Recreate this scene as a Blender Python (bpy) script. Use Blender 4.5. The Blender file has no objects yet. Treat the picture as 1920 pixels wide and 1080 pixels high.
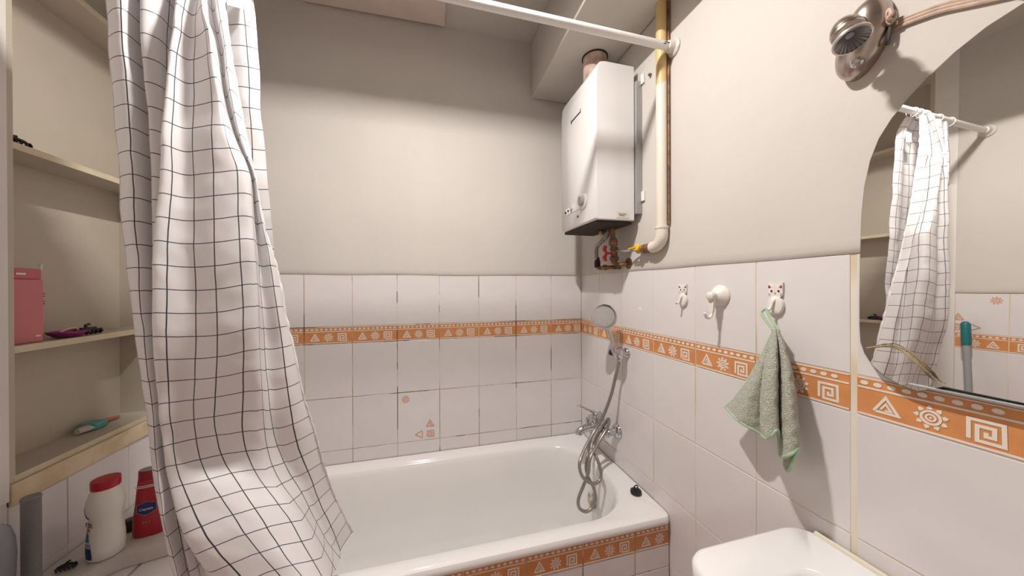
import bpy, bmesh, math, random
from mathutils import Vector, Matrix, noise as mnoise
random.seed(7)
D = bpy.data
COL = bpy.context.scene.collection
SC = bpy.context.scene
PI = math.pi

# ------------------------------------------------------------------ camera
CAM = Vector((-0.8568, -1.6736, 1.4328))
FPX, YAW, PITCH, ROLL = 600.875, 0.2602, -0.0024, -0.0037
_F = Vector((math.sin(YAW) * math.cos(PITCH), math.cos(YAW) * math.cos(PITCH), math.sin(PITCH)))
_R = Vector((math.cos(YAW), -math.sin(YAW), 0))
_U = _R.cross(_F)
_R, _U = _R * math.cos(ROLL) + _U * math.sin(ROLL), -_R * math.sin(ROLL) + _U * math.cos(ROLL)
cd = D.cameras.new('camera')
cam = D.objects.new('camera', cd)
COL.objects.link(cam)
m = Matrix((_R, _U, -_F)).transposed().to_4x4()
m.translation = CAM
cam.matrix_world = m
cd.sensor_width = 36
cd.lens = 36 * FPX / 1920
cd.clip_start = 0.01
SC.camera = cam

def at(px, py, **k):
    """the place in the room that lies on plane x=, y= or z= along a measured direction"""
    d = _F + _R * ((px - 960) / FPX) - _U * ((py - 540) / FPX)
    (ax, v), = k.items()
    i = 'xyz'.index(ax)
    return CAM + d * ((v - CAM[i]) / d[i])

# ------------------------------------------------------------------ world, light, exposure
w = D.worlds.new('world')
SC.world = w
w.use_nodes = True
w.node_tree.nodes['Background'].inputs[0].default_value = (0.8, 0.85, 1, 1)
w.node_tree.nodes['Background'].inputs[1].default_value = 0.05
SC.view_settings.view_transform = 'Standard'
SC.view_settings.look = 'None'
SC.view_settings.gamma = 1
SC.view_settings.use_curve_mapping = False
SC.view_settings.exposure = 0.0
LAMP = Vector((-0.89, -1.0, 2.71))
LAMP_POWER = 29.0
LAMP_COLOR = (1.0, 0.955, 0.92)

# ------------------------------------------------------------------ helpers
def setp(o, label=None, cat=None, group=None, kind=None):
    if label: o['label'] = label
    if cat: o['category'] = cat
    if group: o['group'] = group
    if kind: o['kind'] = kind
    return o

def empty(name, loc, label, cat, group=None, rz=0):
    o = D.objects.new(name, None)
    COL.objects.link(o)
    o.location = loc
    o.rotation_euler = (0, 0, rz)
    o.empty_display_size = 0.05
    return setp(o, label, cat, group)

def link(name, me, parent=None, mat=None):
    o = D.objects.new(name, me)
    COL.objects.link(o)
    if mat is not None and not me.materials:
        me.materials.append(mat)
    if parent:
        o.parent = parent
    return o

def addpart(name, bm, mat, parent=None, smooth=False, world=True):
    """bm is in world space; becomes one mesh object (local to its parent's place)"""
    me = D.meshes.new(name)
    if parent is not None and world:
        bm.transform(pw(parent).inverted())
    bmesh.ops.recalc_face_normals(bm, faces=bm.faces)
    bm.to_mesh(me)
    bm.free()
    if smooth:
        me.polygons.foreach_set('use_smooth', [True] * len(me.polygons))
        if smooth != 'all':
            try:
                me.set_sharp_from_angle(angle=math.radians(40))
            except Exception:
                pass
    return link(name, me, parent, mat)

def pw(o):
    mt = Matrix.LocRotScale(o.location, o.rotation_euler, o.scale)
    return pw(o.parent) @ mt if o.parent else mt

def B():
    return bmesh.new()

def box(bm, x0, x1, y0, y1, z0, z1, bev=0, seg=2):
    vs = [bm.verts.new((x, y, z)) for x in (x0, x1) for y in (y0, y1) for z in (z0, z1)]
    f = [(0, 1, 3, 2), (4, 6, 7, 5), (0, 4, 5, 1), (2, 3, 7, 6), (0, 2, 6, 4), (1, 5, 7, 3)]
    fs = [bm.faces.new([vs[i] for i in q]) for q in f]
    if bev:
        es = list({e for q in fs for e in q.edges})
        bmesh.ops.bevel(bm, geom=es, offset=bev, segments=seg, affect='EDGES', profile=0.5)
    return bm

def frames(pts):
    n = len(pts)
    T = [(pts[min(i + 1, n - 1)] - pts[max(i - 1, 0)]).normalized() for i in range(n)]
    up = Vector((0, 0, 1)) if abs(T[0].z) < 0.9 else Vector((1, 0, 0))
    N = (up - T[0] * up.dot(T[0])).normalized()
    out = []
    for t in T:
        N = N - t * N.dot(t)
        N = N.normalized() if N.length > 1e-6 else t.orthogonal().normalized()
        out.append((N, t.cross(N)))
    return out

def tube(bm, pts, r, seg=12, caps=True, flat=1.0):
    pts = [Vector(p) for p in pts]
    rs = r if isinstance(r, (list, tuple)) else [r] * len(pts)
    rings = []
    for p, (N, Bn), rr in zip(pts, frames(pts), rs):
        rings.append([bm.verts.new(p + N * (rr * flat * math.cos(2 * PI * k / seg)) + Bn * (rr * math.sin(2 * PI * k / seg))) for k in range(seg)])
    for a, b in zip(rings, rings[1:]):
        for k in range(seg):
            bm.faces.new((a[k], a[(k + 1) % seg], b[(k + 1) % seg], b[k]))
    if caps:
        bm.faces.new(rings[0][::-1])
        bm.faces.new(rings[-1])
    return bm

def catmull(pts, n=8):
    pts = [Vector(p) for p in pts]
    out = []
    for i in range(len(pts) - 1):
        p0, p1, p2, p3 = pts[max(i - 1, 0)], pts[i], pts[i + 1], pts[min(i + 2, len(pts) - 1)]
        for k in range(n):
            t = k / n
            out.append(0.5 * ((2 * p1) + (p2 - p0) * t + (2 * p0 - 5 * p1 + 4 * p2 - p3) * t * t + (3 * p1 - p0 - 3 * p2 + p3) * t ** 3))
    out.append(pts[-1])
    return out

def lathe(bm, prof, o=(0, 0, 0), axis=(0, 0, 1), seg=24, sx=1, sy=1, close=True):
    """prof: list of (radius, height) along axis from o"""
    o = Vector(o)
    ax = Vector(axis).normalized()
    e1 = Vector((1, 0, 0)) if abs(ax.z) > 0.9 else Vector((0, 0, 1)).cross(ax).normalized()
    e1 = (e1 - ax * e1.dot(ax)).normalized()
    e2 = ax.cross(e1)
    rings = []
    for r, h in prof:
        rings.append([bm.verts.new(o + ax * h + e1 * (r * sx * math.cos(2 * PI * k / seg)) + e2 * (r * sy * math.sin(2 * PI * k / seg))) for k in range(seg)])
    for a, b in zip(rings, rings[1:]):
        for k in range(seg):
            bm.faces.new((a[k], a[(k + 1) % seg], b[(k + 1) % seg], b[k]))
    if close:
        bm.faces.new(rings[0][::-1])
        bm.faces.new(rings[-1])
    return bm

def ball(bm, c, r, seg=16, rings=10, s=(1, 1, 1)):
    mt = Matrix.Translation(c) @ Matrix.Diagonal((s[0], s[1], s[2], 1))
    bmesh.ops.create_uvsphere(bm, u_segments=seg, v_segments=rings, radius=r, matrix=mt)
    return bm

def prism(bm, poly, to3, n0, n1):
    """poly of (u,v); to3(u,v,n) gives a point; closed prism between n0 and n1"""
    a = [bm.verts.new(to3(u, v, n0)) for u, v in poly]
    b = [bm.verts.new(to3(u, v, n1)) for u, v in poly]
    k = len(poly)
    bm.faces.new(a[::-1])
    bm.faces.new(b)
    for i in range(k):
        bm.faces.new((a[i], a[(i + 1) % k], b[(i + 1) % k], b[i]))
    return bm

def rrect(x0, x1, y0, y1, r, k=8):
    out = []
    for cx, cy, a0 in ((x1 - r, y1 - r, 0), (x0 + r, y1 - r, PI / 2), (x0 + r, y0 + r, PI), (x1 - r, y0 + r, 1.5 * PI)):
        for i in range(k + 1):
            a = a0 + PI / 2 * i / k
            out.append((cx + r * math.cos(a), cy + r * math.sin(a)))
    return out

def loft(bm, loops, cap0=False, cap1=False):
    rings = [[bm.verts.new(p) for p in L] for L in loops]
    for a, b in zip(rings, rings[1:]):
        n = len(a)
        for k in range(n):
            bm.faces.new((a[k], a[(k + 1) % n], b[(k + 1) % n], b[k]))
    if cap0: bm.faces.new(rings[0][::-1])
    if cap1: bm.faces.new(rings[-1])
    return bm

def textmesh(body, size, mat_to, name, mat, parent, extrude=0.0003):
    cu = D.curves.new(name, 'FONT')
    cu.body = body
    cu.size = size
    cu.align_x = 'CENTER'
    cu.align_y = 'CENTER'
    cu.extrude = extrude
    cu.resolution_u = 3
    t = D.objects.new('tmp', cu)
    COL.objects.link(t)
    dg = bpy.context.evaluated_depsgraph_get()
    me = D.meshes.new_from_object(t.evaluated_get(dg))
    D.objects.remove(t)
    me.name = name
    me.transform(pw(parent).inverted() @ mat_to)
    me.materials.clear()
    return link(name, me, parent, mat)

# ------------------------------------------------------------------ materials
def mat(name, col, rough=0.5, metal=0.0, var=0.0, vscale=8.0, col2=None, bump=0.0, bscale=60.0, spec=0.5, coat=0.0, objvar=0.0, trans=0.0, sheen=0.0, detail=4.0, alpha=1.0):
    m = D.materials.new(name)
    m.use_nodes = True
    nt = m.node_tree
    b = nt.nodes['Principled BSDF']
    b.inputs['Base Color'].default_value = (*col, 1)
    b.inputs['Roughness'].default_value = rough
    b.inputs['Metallic'].default_value = metal
    b.inputs['Specular IOR Level'].default_value = spec
    b.inputs['Coat Weight'].default_value = coat
    b.inputs['Transmission Weight'].default_value = trans
    b.inputs['Sheen Weight'].default_value = sheen
    tc = nt.nodes.new('ShaderNodeTexCoord')
    src = None
    if col2 or var:
        c2 = col2 or tuple(max(0, c * (1 - var)) for c in col)
        nz = nt.nodes.new('ShaderNodeTexNoise')
        nz.inputs['Scale'].default_value = vscale
        nz.inputs['Detail'].default_value = detail
        nt.links.new(tc.outputs['Object'], nz.inputs['Vector'])
        mr = nt.nodes.new('ShaderNodeMapRange')
        mr.inputs[1].default_value = 0.35
        mr.inputs[2].default_value = 0.68
        nt.links.new(nz.outputs['Fac'], mr.inputs[0])
        mx = nt.nodes.new('ShaderNodeMix')
        mx.data_type = 'RGBA'
        mx.inputs[6].default_value = (*col, 1)
        mx.inputs[7].default_value = (*c2, 1)
        nt.links.new(mr.outputs[0], mx.inputs[0])
        src = mx.outputs[2]
    if objvar:
        oi = nt.nodes.new('ShaderNodeObjectInfo')
        hv = nt.nodes.new('ShaderNodeHueSaturation')
        mr = nt.nodes.new('ShaderNodeMapRange')
        mr.inputs[3].default_value = 1 - objvar
        mr.inputs[4].default_value = 1 + objvar * 0.4
        nt.links.new(oi.outputs['Random'], mr.inputs[0])
        nt.links.new(mr.outputs[0], hv.inputs['Value'])
        if src: nt.links.new(src, hv.inputs['Color'])
        else: hv.inputs['Color'].default_value = (*col, 1)
        src = hv.outputs[0]
    if src:
        nt.links.new(src, b.inputs['Base Color'])
    if bump:
        nz = nt.nodes.new('ShaderNodeTexNoise')
        nz.inputs['Scale'].default_value = bscale
        nz.inputs['Detail'].default_value = 4
        nt.links.new(tc.outputs['Object'], nz.inputs['Vector'])
        bp = nt.nodes.new('ShaderNodeBump')
        bp.inputs['Strength'].default_value = bump
        bp.inputs['Distance'].default_value = 0.01
        nt.links.new(nz.outputs['Fac'], bp.inputs['Height'])
        nt.links.new(bp.outputs[0], b.inputs['Normal'])
    return m

PLASTER = mat('plaster_cream', (0.615, 0.575, 0.53), 0.9, var=0.05, vscale=3, bump=0.10, bscale=22)
TILE = mat('tile_white', (0.76, 0.72, 0.715), 0.16, var=0.025, vscale=12, objvar=0.03, bump=0.02, bscale=14)
ORANGE = mat('tile_orange', (0.72, 0.30, 0.105), 0.3, var=0.18, vscale=25, objvar=0.06)
RELIEF = mat('relief_cream', (0.82, 0.74, 0.65), 0.3)
PRINT = mat('print_terracotta', (0.70, 0.38, 0.22), 0.35, var=0.2, vscale=160)
WHITE_P = mat('white_plastic', (0.82, 0.80, 0.78), 0.35)
ENAMEL = mat('enamel_white', (0.84, 0.82, 0.80), 0.12, coat=0.3, var=0.02, vscale=5)
CERAMIC = mat('ceramic_white', (0.86, 0.85, 0.84), 0.1, coat=0.3)
CHROME = mat('chrome', (0.62, 0.62, 0.63), 0.12, 1.0)
HOSE = mat('hose_steel', (0.36, 0.335, 0.31), 0.35, 0.85)
BLACK = mat('black_plastic', (0.012, 0.010, 0.013), 0.4)
DARK = mat('dark_void', (0.035, 0.022, 0.02), 0.8)
MELAMINE = mat('melamine_cream', (0.54, 0.48, 0.395), 0.45, var=0.06, vscale=6)
EDGEB = mat('edge_band_beige', (0.68, 0.58, 0.42), 0.5, var=0.1, vscale=20)
WOOD = mat('trim_pine_painted', (0.74, 0.62, 0.44), 0.55, col2=(0.60, 0.44, 0.25), vscale=14)
PAINT = mat('paint_white', (0.78, 0.74, 0.70), 0.5, var=0.05, vscale=4)

def grout_mat(name, base, stain, lo, hi, scale, mould):
    m = D.materials.new(name)
    m.use_nodes = True
    nt = m.node_tree
    b = nt.nodes['Principled BSDF']
    b.inputs['Roughness'].default_value = 0.9
    tc = nt.nodes.new('ShaderNodeTexCoord')
    def nz(s, off):
        mp = nt.nodes.new('ShaderNodeMapping')
        mp.inputs['Location'].default_value = (off, off * 0.7, -off)
        n = nt.nodes.new('ShaderNodeTexNoise')
        n.inputs['Scale'].default_value = s
        n.inputs['Detail'].default_value = 3
        nt.links.new(tc.outputs['Object'], mp.inputs[0])
        nt.links.new(mp.outputs[0], n.inputs['Vector'])
        return n
    def rng(n, a, c):
        r = nt.nodes.new('ShaderNodeMapRange')
        r.inputs[1].default_value = a
        r.inputs[2].default_value = c
        nt.links.new(n.outputs['Fac'], r.inputs[0])
        return r
    mx = nt.nodes.new('ShaderNodeMix'); mx.data_type = 'RGBA'
    mx.inputs[6].default_value = (*base, 1)
    mx.inputs[7].default_value = (*stain, 1)
    nt.links.new(rng(nz(scale, 3.1), lo, hi).outputs[0], mx.inputs[0])
    m2 = nt.nodes.new('ShaderNodeMix'); m2.data_type = 'RGBA'
    m2.inputs[7].default_value = (0.05, 0.04, 0.035, 1)
    nt.links.new(mx.outputs[2], m2.inputs[6])
    nt.links.new(rng(nz(scale * 1.7, 8.3), mould, mould + 0.05).outputs[0], m2.inputs[0])
    nt.links.new(m2.outputs[2], b.inputs['Base Color'])
    return m

GROUT_B = grout_mat('grout_mouldy', (0.74, 0.66, 0.52), (0.40, 0.27, 0.14), 0.42, 0.58, 4.2, 0.555)
GROUT_R = grout_mat('grout_yellowed', (0.80, 0.74, 0.62), (0.66, 0.53, 0.33), 0.45, 0.66, 4.0, 0.70)

# ------------------------------------------------------------------ setting
W = 1.9            # room width
CEIL = 2.765
Z_TOP, Z_BT, Z_BB, Z_R1, Z_R2 = 1.497, 1.249, 1.170, 0.9126, 0.664
YF = -2.45         # wall behind the camera
T = 0.0013         # joint depth

def structure(name, bm, mt, parent=None):
    o = addpart(name, bm, mt, parent)
    if parent is None: o['kind'] = 'structure'
    return o

FLOOR_M = mat('floor_terracotta', (0.50, 0.28, 0.23), 0.35, var=0.2, vscale=6)
structure('floor', box(B(), -W - 0.25, 0.15, YF - 0.1, 0.15, -0.1, 0), FLOOR_M)
structure('ceiling', box(B(), -W - 0.25, 0.15, YF - 0.1, 0.15, CEIL, CEIL + 0.1), PLASTER)
wall_back = structure('wall_back', box(B(), -W - 0.25, 0.15, T, 0.15, 0, CEIL), GROUT_B)
wall_right = structure('wall_right', box(B(), T, 0.15, YF, T, 0, CEIL), GROUT_R)
wall_front = structure('wall_front', box(B(), -W - 0.25, 0.15, YF - 0.1, YF, 0, CEIL), PLASTER)
# left wall: solid near the camera, with a recess for the shelving beside the back wall
NY0, NY1, NZ0, NZ1 = -0.545, -0.055, 0.93, 2.70
bm = B()
box(bm, -W - 0.15, -W - T, YF, NY0, 0, CEIL)
box(bm, -W - 0.15, -W - T, NY0, T, 0, NZ0 - 0.06)
box(bm, -W - 0.15, -W - T, NY0, T, NZ1, CEIL)
box(bm, -W - 0.25, -W - 0.15, YF, T, 0, CEIL)
wall_left = structure('wall_left', bm, GROUT_R)

WALLS = {
    'back': (wall_back, Vector((0, 0, 0)), Vector((1, 0, 0)), Vector((0, -1, 0))),
    'right': (wall_right, Vector((0, 0, 0)), Vector((0, -1, 0)), Vector((-1, 0, 0))),
    'left': (wall_left, Vector((-W, 0, 0)), Vector((0, 1, 0)), Vector((1, 0, 0))),
}
def wmat(o, U, N, u, v, n=0.0):
    mt = Matrix((U, Vector((0, 0, 1)), N)).transposed().to_4x4()
    mt.translation = o + U * u + Vector((0, 0, v)) + N * n
    return mt

def plaster(wall, spans, lip=True):
    par, o, U, N = WALLS[wall]
    for (u0, u1, z0, z1) in spans:
        bm = B()
        n = max(2, int((u1 - u0) / 0.03))
        prof = [(-T, 0), (0.001, 0.0), (0.0035, 0.004), (0.0055, 0.012), (0.0055, 0.03), (0.004, 0.06), (0.004, None), (-T, None)]
        rows = []
        for i in range(n + 1):
            u = u0 + (u1 - u0) * i / n
            dz = 0.0035 * mnoise.noise(Vector((u * 5, z0, hash(wall) % 7))) if lip else 0
            ring = []
            for a, h in prof:
                z = z1 if h is None else z0 + h + dz
                p = o + U * u + N * a
                ring.append(bm.verts.new((p.x, p.y, z)))
            rows.append(ring)
        for a, b in zip(rows, rows[1:]):
            for k in range(len(prof)):
                bm.faces.new((a[k], a[(k + 1) % len(prof)], b[(k + 1) % len(prof)], b[k]))
        bm.faces.new(rows[0]); bm.faces.new(rows[-1][::-1])
        addpart('plaster', bm, PLASTER, par, smooth=True)

plaster('back', [(-W - 0.002, -0.0, Z_TOP - 0.002, CEIL)])
plaster('right', [(0.0, -YF, Z_TOP + 0.002, CEIL)])
plaster('left', [(YF, -0.63, Z_TOP - 0.04, CEIL)])

# ---- tiles
_tm = {}
def tile_mesh(kind, w, h, mt):
    key = (kind, round(w, 4), round(h, 4))
    if key in _tm: return _tm[key]
    bm = B()
    c, t = 0.0010, T
    a = [bm.verts.new(p) for p in ((0, 0, -T), (w, 0, -T), (w, h, -T), (0, h, -T))]
    m_ = [bm.verts.new(p) for p in ((0, 0, -c * 0.6), (w, 0, -c * 0.6), (w, h, -c * 0.6), (0, h, -c * 0.6))]
    b = [bm.verts.new(p) for p in ((c, c, 0), (w - c, c, 0), (w - c, h - c, 0), (c, h - c, 0))]
    for p, q in ((a, m_), (m_, b)):
        for i in range(4):
            bm.faces.new((p[i], p[(i + 1) % 4], q[(i + 1) % 4], q[i]))
    bm.faces.new(b)
    me = D.meshes.new(kind)
    bm.to_mesh(me); bm.free()
    me.materials.append(mt)
    _tm[key] = me
    return me

def ring_poly(bm, outer, inner, n0, n1):
    """raised band between two outlines of equal count, in local (u,v,n)"""
    k = len(outer)
    V = [[bm.verts.new((u, v, n)) for u, v in L] for L, n in ((outer, n0), (outer, n1), (inner, n1), (inner, n0))]
    for a, b in zip(V, V[1:]):
        for i in range(k):
            bm.faces.new((a[i], a[(i + 1) % k], b[(i + 1) % k], b[i]))

def band(bm, pts, wd, n0, n1):
    """raised stroke along an open polyline with mitred corners"""
    pts = [Vector((p[0], p[1])) for p in pts]
    L, Rr = [], []
    for i, p in enumerate(pts):
        d0 = (p - pts[i - 1]).normalized() if i else (pts[1] - p).normalized()
        d1 = (pts[i + 1] - p).normalized() if i < len(pts) - 1 else d0
        t = (d0 + d1).normalized() if (d0 + d1).length > 1e-5 else d0
        nn = Vector((-t.y, t.x))
        s = wd / 2 / max(0.4, nn.dot(Vector((-d0.y, d0.x))))
        L.append(p + nn * s); Rr.append(p - nn * s)
    f = lambda q, n: bm.verts.new((q.x, q.y, n))
    A = [[f(q, n0) for q in L], [f(q, n1) for q in L], [f(q, n1) for q in Rr], [f(q, n0) for q in Rr]]
    for a, b in zip(A, A[1:]):
        for i in range(len(pts) - 1):
            bm.faces.new((a[i], a[i + 1], b[i + 1], b[i]))
    for i in (0, -1):
        bm.faces.new([A[k][i] for k in range(4)])

def tri_motif(bm, cx, cy, s, n0, n1, wd):
    P = [(cx - s * 0.58, cy - s * 0.42), (cx, cy + s * 0.58), (cx + s * 0.58, cy - s * 0.42), (cx - s * 0.50, cy - s * 0.42)]
    band(bm, P, wd, n0, n1)
    k = 0.42
    c2 = cy - s * 0.08
    band(bm, [(cx - s * 0.58 * k, c2 - s * 0.36 * k), (cx, c2 + s * 0.58 * k), (cx + s * 0.58 * k, c2 - s * 0.42 * k), (cx - s * 0.1 * k, c2 - s * 0.42 * k)], wd * 0.75, n0, n1)

def sun_motif(bm, cx, cy, r, n0, n1):
    c = lambda rr, k=20: [(cx + rr * math.cos(2 * PI * i / k), cy + rr * math.sin(2 * PI * i / k)) for i in range(k)]
    ring_poly(bm, c(r * 0.64), c(r * 0.46), n0, n1)
    ring_poly(bm, c(r * 0.34), c(r * 0.20), n0, n1)
    prism(bm, c(r * 0.09, 8), lambda u, v, n: (u, v, n), n0, n1)
    for i in range(9):
        a = 2 * PI * i / 9 + 0.25
        q = []
        for rad, off in ((0.70, -0.13), (0.84, -0.17), (1.04, 0), (0.84, 0.17), (0.70, 0.13)):
            q.append((cx + r * (rad * math.cos(a) - off * math.sin(a)), cy + r * (rad * math.sin(a) + off * math.cos(a))))
        prism(bm, q, lambda u, v, n: (u, v, n), n0, n1)

def spiral_motif(bm, cx, cy, s, n0, n1, wd, flip=1):
    P = [(-0.52, -0.48), (-0.52, 0.5), (0.5, 0.5), (0.52, -0.5), (-0.26, -0.5), (-0.26, 0.22), (0.24, 0.22), (0.24, -0.22), (0.0, -0.22), (0.0, -0.02)]
    band(bm, [(cx + flip * s * x, cy + s * y) for x, y in P], wd, n0, n1)

_pm = {}
def border_pattern(w, h, u_from=0.0):
    key = (round(w, 4), round(h, 4), round(u_from, 4))
    if key in _pm: return _pm[key]
    bm = B()
    n0, n1 = 0.0, 0.0009
    W0 = 0.2
    def strip(v0, v1):
        prism(bm, [(0.0015, v0), (w - 0.0015, v0), (w - 0.0015, v1), (0.0015, v1)], lambda u, v, n: (u, v, n), n0, n1)
    strip(0.0008, 0.0042); strip(0.0545, 0.0578); strip(0.0735, h - 0.0008)
    def ok(c, r): return c - r >= u_from + 0.001 and c + r <= u_from + w - 0.001
    sh = -u_from
    for i in range(10):
        c = 0.0115 + i * 0.0197
        if ok(c, 0.0065):
            prism(bm, [(sh + c + 0.0063 * math.cos(2 * PI * k / 12), 0.0657 + 0.0043 * math.sin(2 * PI * k / 12)) for k in range(12)], lambda u, v, n: (u, v, n), n0, n1)
    if ok(0.043, 0.02): tri_motif(bm, sh + 0.043, 0.027, 0.030, n0, n1, 0.0044)
    if ok(0.1, 0.02): sun_motif(bm, sh + 0.1, 0.0285, 0.0205, n0, n1)
    if ok(0.158, 0.019): spiral_motif(bm, sh + 0.158, 0.028, 0.033, n0, n1, 0.0048)
    me = D.meshes.new('pattern')
    bmesh.ops.recalc_face_normals(bm, faces=bm.faces)
    bm.to_mesh(me); bm.free()
    me.materials.append(RELIEF)
    _pm[key] = me
    return me

def put_tile(par, o, U, N, u0, u1, v0, v1, n=0.0, g=0.0032):
    w_, h_ = u1 - u0 - g, v1 - v0 - g
    if w_ < 0.01 or h_ < 0.01: return None
    t = link('tile', tile_mesh('tile', w_, h_, TILE), par)
    jit = random.uniform(-0.0004, 0.0004)
    t.matrix_local = wmat(o, U, N, u0 + g / 2, v0 + g / 2, n + jit)
    return t

def put_border(par, o, U, N, u0, u1, v0, v1, n=0.0, g=0.0032, ufrom=0.0):
    w_, h_ = u1 - u0 - g, v1 - v0 - g
    if w_ < 0.012: return
    t = link('border_tile', tile_mesh('border_tile', w_, h_, ORANGE), par)
    t.matrix_local = wmat(o, U, N, u0 + g / 2, v0 + g / 2, n)
    p = link('pattern', border_pattern(w_, h_, ufrom), t)
    return t

def deco_prints(t, w_, h_, flip=1):
    """the sun, triangles and spiral printed on a decor tile"""
    bm = B()
    n0, n1 = 0.0, 0.0005
    q = lambda f: f if flip > 0 else w_ - f
    c = (q(0.036), h_ - 0.034)
    sun_motif(bm, c[0], c[1], 0.020, n0, n1)
    tri_motif(bm, q(0.153), 0.079, 0.032, n0, n1, 0.005)
    spiral_motif(bm, q(0.156), 0.028, 0.030, n0, n1, 0.005)
    P = [(q(0.115), 0.048), (q(0.082), 0.030), (q(0.115), 0.012), (q(0.115), 0.044)]
    band(bm, P, 0.005, n0, n1)
    bmesh.ops.recalc_face_normals(bm, faces=bm.faces)
    me = D.meshes.new('print')
    bm.to_mesh(me); bm.free()
    me.materials.append(PRINT)
    link('print', me, t)

ROWS = [(Z_BT, Z_TOP), (Z_R1, Z_BB), (Z_R2, Z_R1), (0.4155, Z_R2), (0.167, 0.4155), (0.0, 0.167)]
# back wall (u = x)
par, o, U, N = WALLS['back']
seams = [0.0] + [-(0.186 + 0.203 * k) for k in range(9)] + [-W]
seams = sorted(seams)
for a, b in zip(seams, seams[1:]):
    for i, (v0, v1) in enumerate(ROWS[:4]):
        if v1 <= 0.60: continue
        v0 = max(v0, 0.597)
        t = put_tile(par, o, U, N, a, b, v0, v1)
        if i == 2 and abs(a + (0.186 + 0.203 * 4)) < 0.01:
            deco_prints(t, b - a - 0.0032, v1 - v0 - 0.0032)
    put_border(par, o, U, N, a, b, Z_BB, Z_BT, ufrom=(0.0 if b - a > 0.15 else 0.203 - (b - a)))
# right wall (u = -y)
par, o, U, N = WALLS['right']
seams = [0.0, 0.1978] + [0.1978 + 0.203 * k for k in range(1, 12)]
seams = [s for s in seams if s < -YF] + [-YF]
for a, b in zip(seams, seams[1:]):
    ga = 0.004 if abs(a - 1.2128) < 0.01 else 0
    gb = 0.004 if abs(b - 1.2128) < 0.01 else 0
    for i, (v0, v1) in enumerate(ROWS):
        if b < 0.65 and v1 < 0.6: continue
        if b < 0.65: v0 = max(v0, 0.597)
        if i == 0: v1 += 0.003
        put_tile(par, o, U, N, a + ga, b - gb, v0, v1)
    put_border(par, o, U, N, a + ga, b - gb, Z_BB, Z_BT)
# left wall (u = y): under the shelving and nearer the camera
par, o, U, N = WALLS['left']
LZ = -0.0
seams = [-0.0, -0.20, -0.403, NY0]
for a, b in zip(seams[1:], seams):
    for v0, v1 in ((0.664, 0.868), (0.45, 0.664)):
        put_tile(par, o, U, N, a, b, v0, v1)
seams = [-0.63 - 0.165] + [-0.63 - 0.165 - 0.203 * k for k in range(1, 8)]
seams = [NY0] + [-0.63] + seams
for k, (b, a) in enumerate(zip(seams, seams[1:])):
    if a < YF: break
    for i, (v0, v1) in enumerate(ROWS):
        if k == 0 and v1 > 0.95: continue
        if i == 0: v1 -= 0.04
        t = put_tile(par, o, U, N, a, b, v0, v1)
        if i == 0 and k == 1:
            deco_prints(t, b - a - 0.0032, v1 - v0 - 0.0032)
    if k:
        put_border(par, o, U, N, a, b, Z_BB, Z_BT, ufrom=0.0)

# painted timber post beside the shelving, and the boxed duct under the ceiling
bm = box(B(), -W - T, -W + 0.005, -0.63, NY0, 0.885, CEIL - 0.001, 0.002)
structure('trim_1', bm, PAINT)
bm = box(B(), -0.30, -0.0075, -1.05, -0.0075, 2.465, CEIL - 0.001, 0.004)
duct = structure('trim_2', bm, PLASTER)
DUCTPINK = mat('ceiling_patch_pinkish', (0.70, 0.58, 0.53), 0.9, var=0.08, vscale=9)
bm = B()
prism(bm, [(-1.40, -0.012), (-0.765, -0.030), (-0.77, -0.62), (-1.41, -0.60)], lambda u, v, n: (u, v, CEIL - n), 0.0005, 0.022)
structure('trim_3', bm, DUCTPINK)
# door behind the camera
bm = box(B(), -1.45, -0.65, YF, YF + 0.03, 0, 2.02, 0.004)
door = structure('door_1', bm, PAINT)
tube_b = tube(B(), [(-0.74, YF + 0.03, 1.03), (-0.74, YF + 0.07, 1.03), (-0.86, YF + 0.07, 1.03)], 0.009, 10)
addpart('handle', tube_b, CHROME, door, True)

# ------------------------------------------------------------------ ceiling lamp (the room's light)
LAMPM = mat('lamp_white_metal', (0.75, 0.73, 0.7), 0.6)
lamp = empty('ceiling_lamp', (LAMP.x, LAMP.y, LAMP.z - 0.08), 'square white ceiling lamp with a deep tray shade', 'lamp')
bm = B()
h, s = 0.080, 0.20
tz = LAMP.z + 0.035
for x0, x1, y0, y1 in ((-s - .004, s + .004, -s - .004, -s), (-s - .004, s + .004, s, s + .004), (-s - .004, -s, -s, s), (s, s + .004, -s, s)):
    box(bm, LAMP.x + x0, LAMP.x + x1, LAMP.y + y0, LAMP.y + y1, LAMP.z - h, tz)
box(bm, LAMP.x - s - .004, LAMP.x + s + .004, LAMP.y - s - .004, LAMP.y + s + .004, tz, tz + 0.004)
addpart('lamp_shade', bm, LAMPM, lamp)
addpart('stem', tube(B(), [(LAMP.x, LAMP.y, tz), (LAMP.x, LAMP.y, CEIL)], 0.008, 10), LAMPM, lamp, True)
ld = D.lights.new('bulb', 'AREA')
ld.shape = 'RECTANGLE'
ld.size = 0.022
ld.size_y = 0.09
ld.energy = LAMP_POWER
ld.color = LAMP_COLOR
lo = D.objects.new('bulb', ld)
COL.objects.link(lo)
lo.parent = lamp
lo.location = (0, 0, 0.08)

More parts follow.
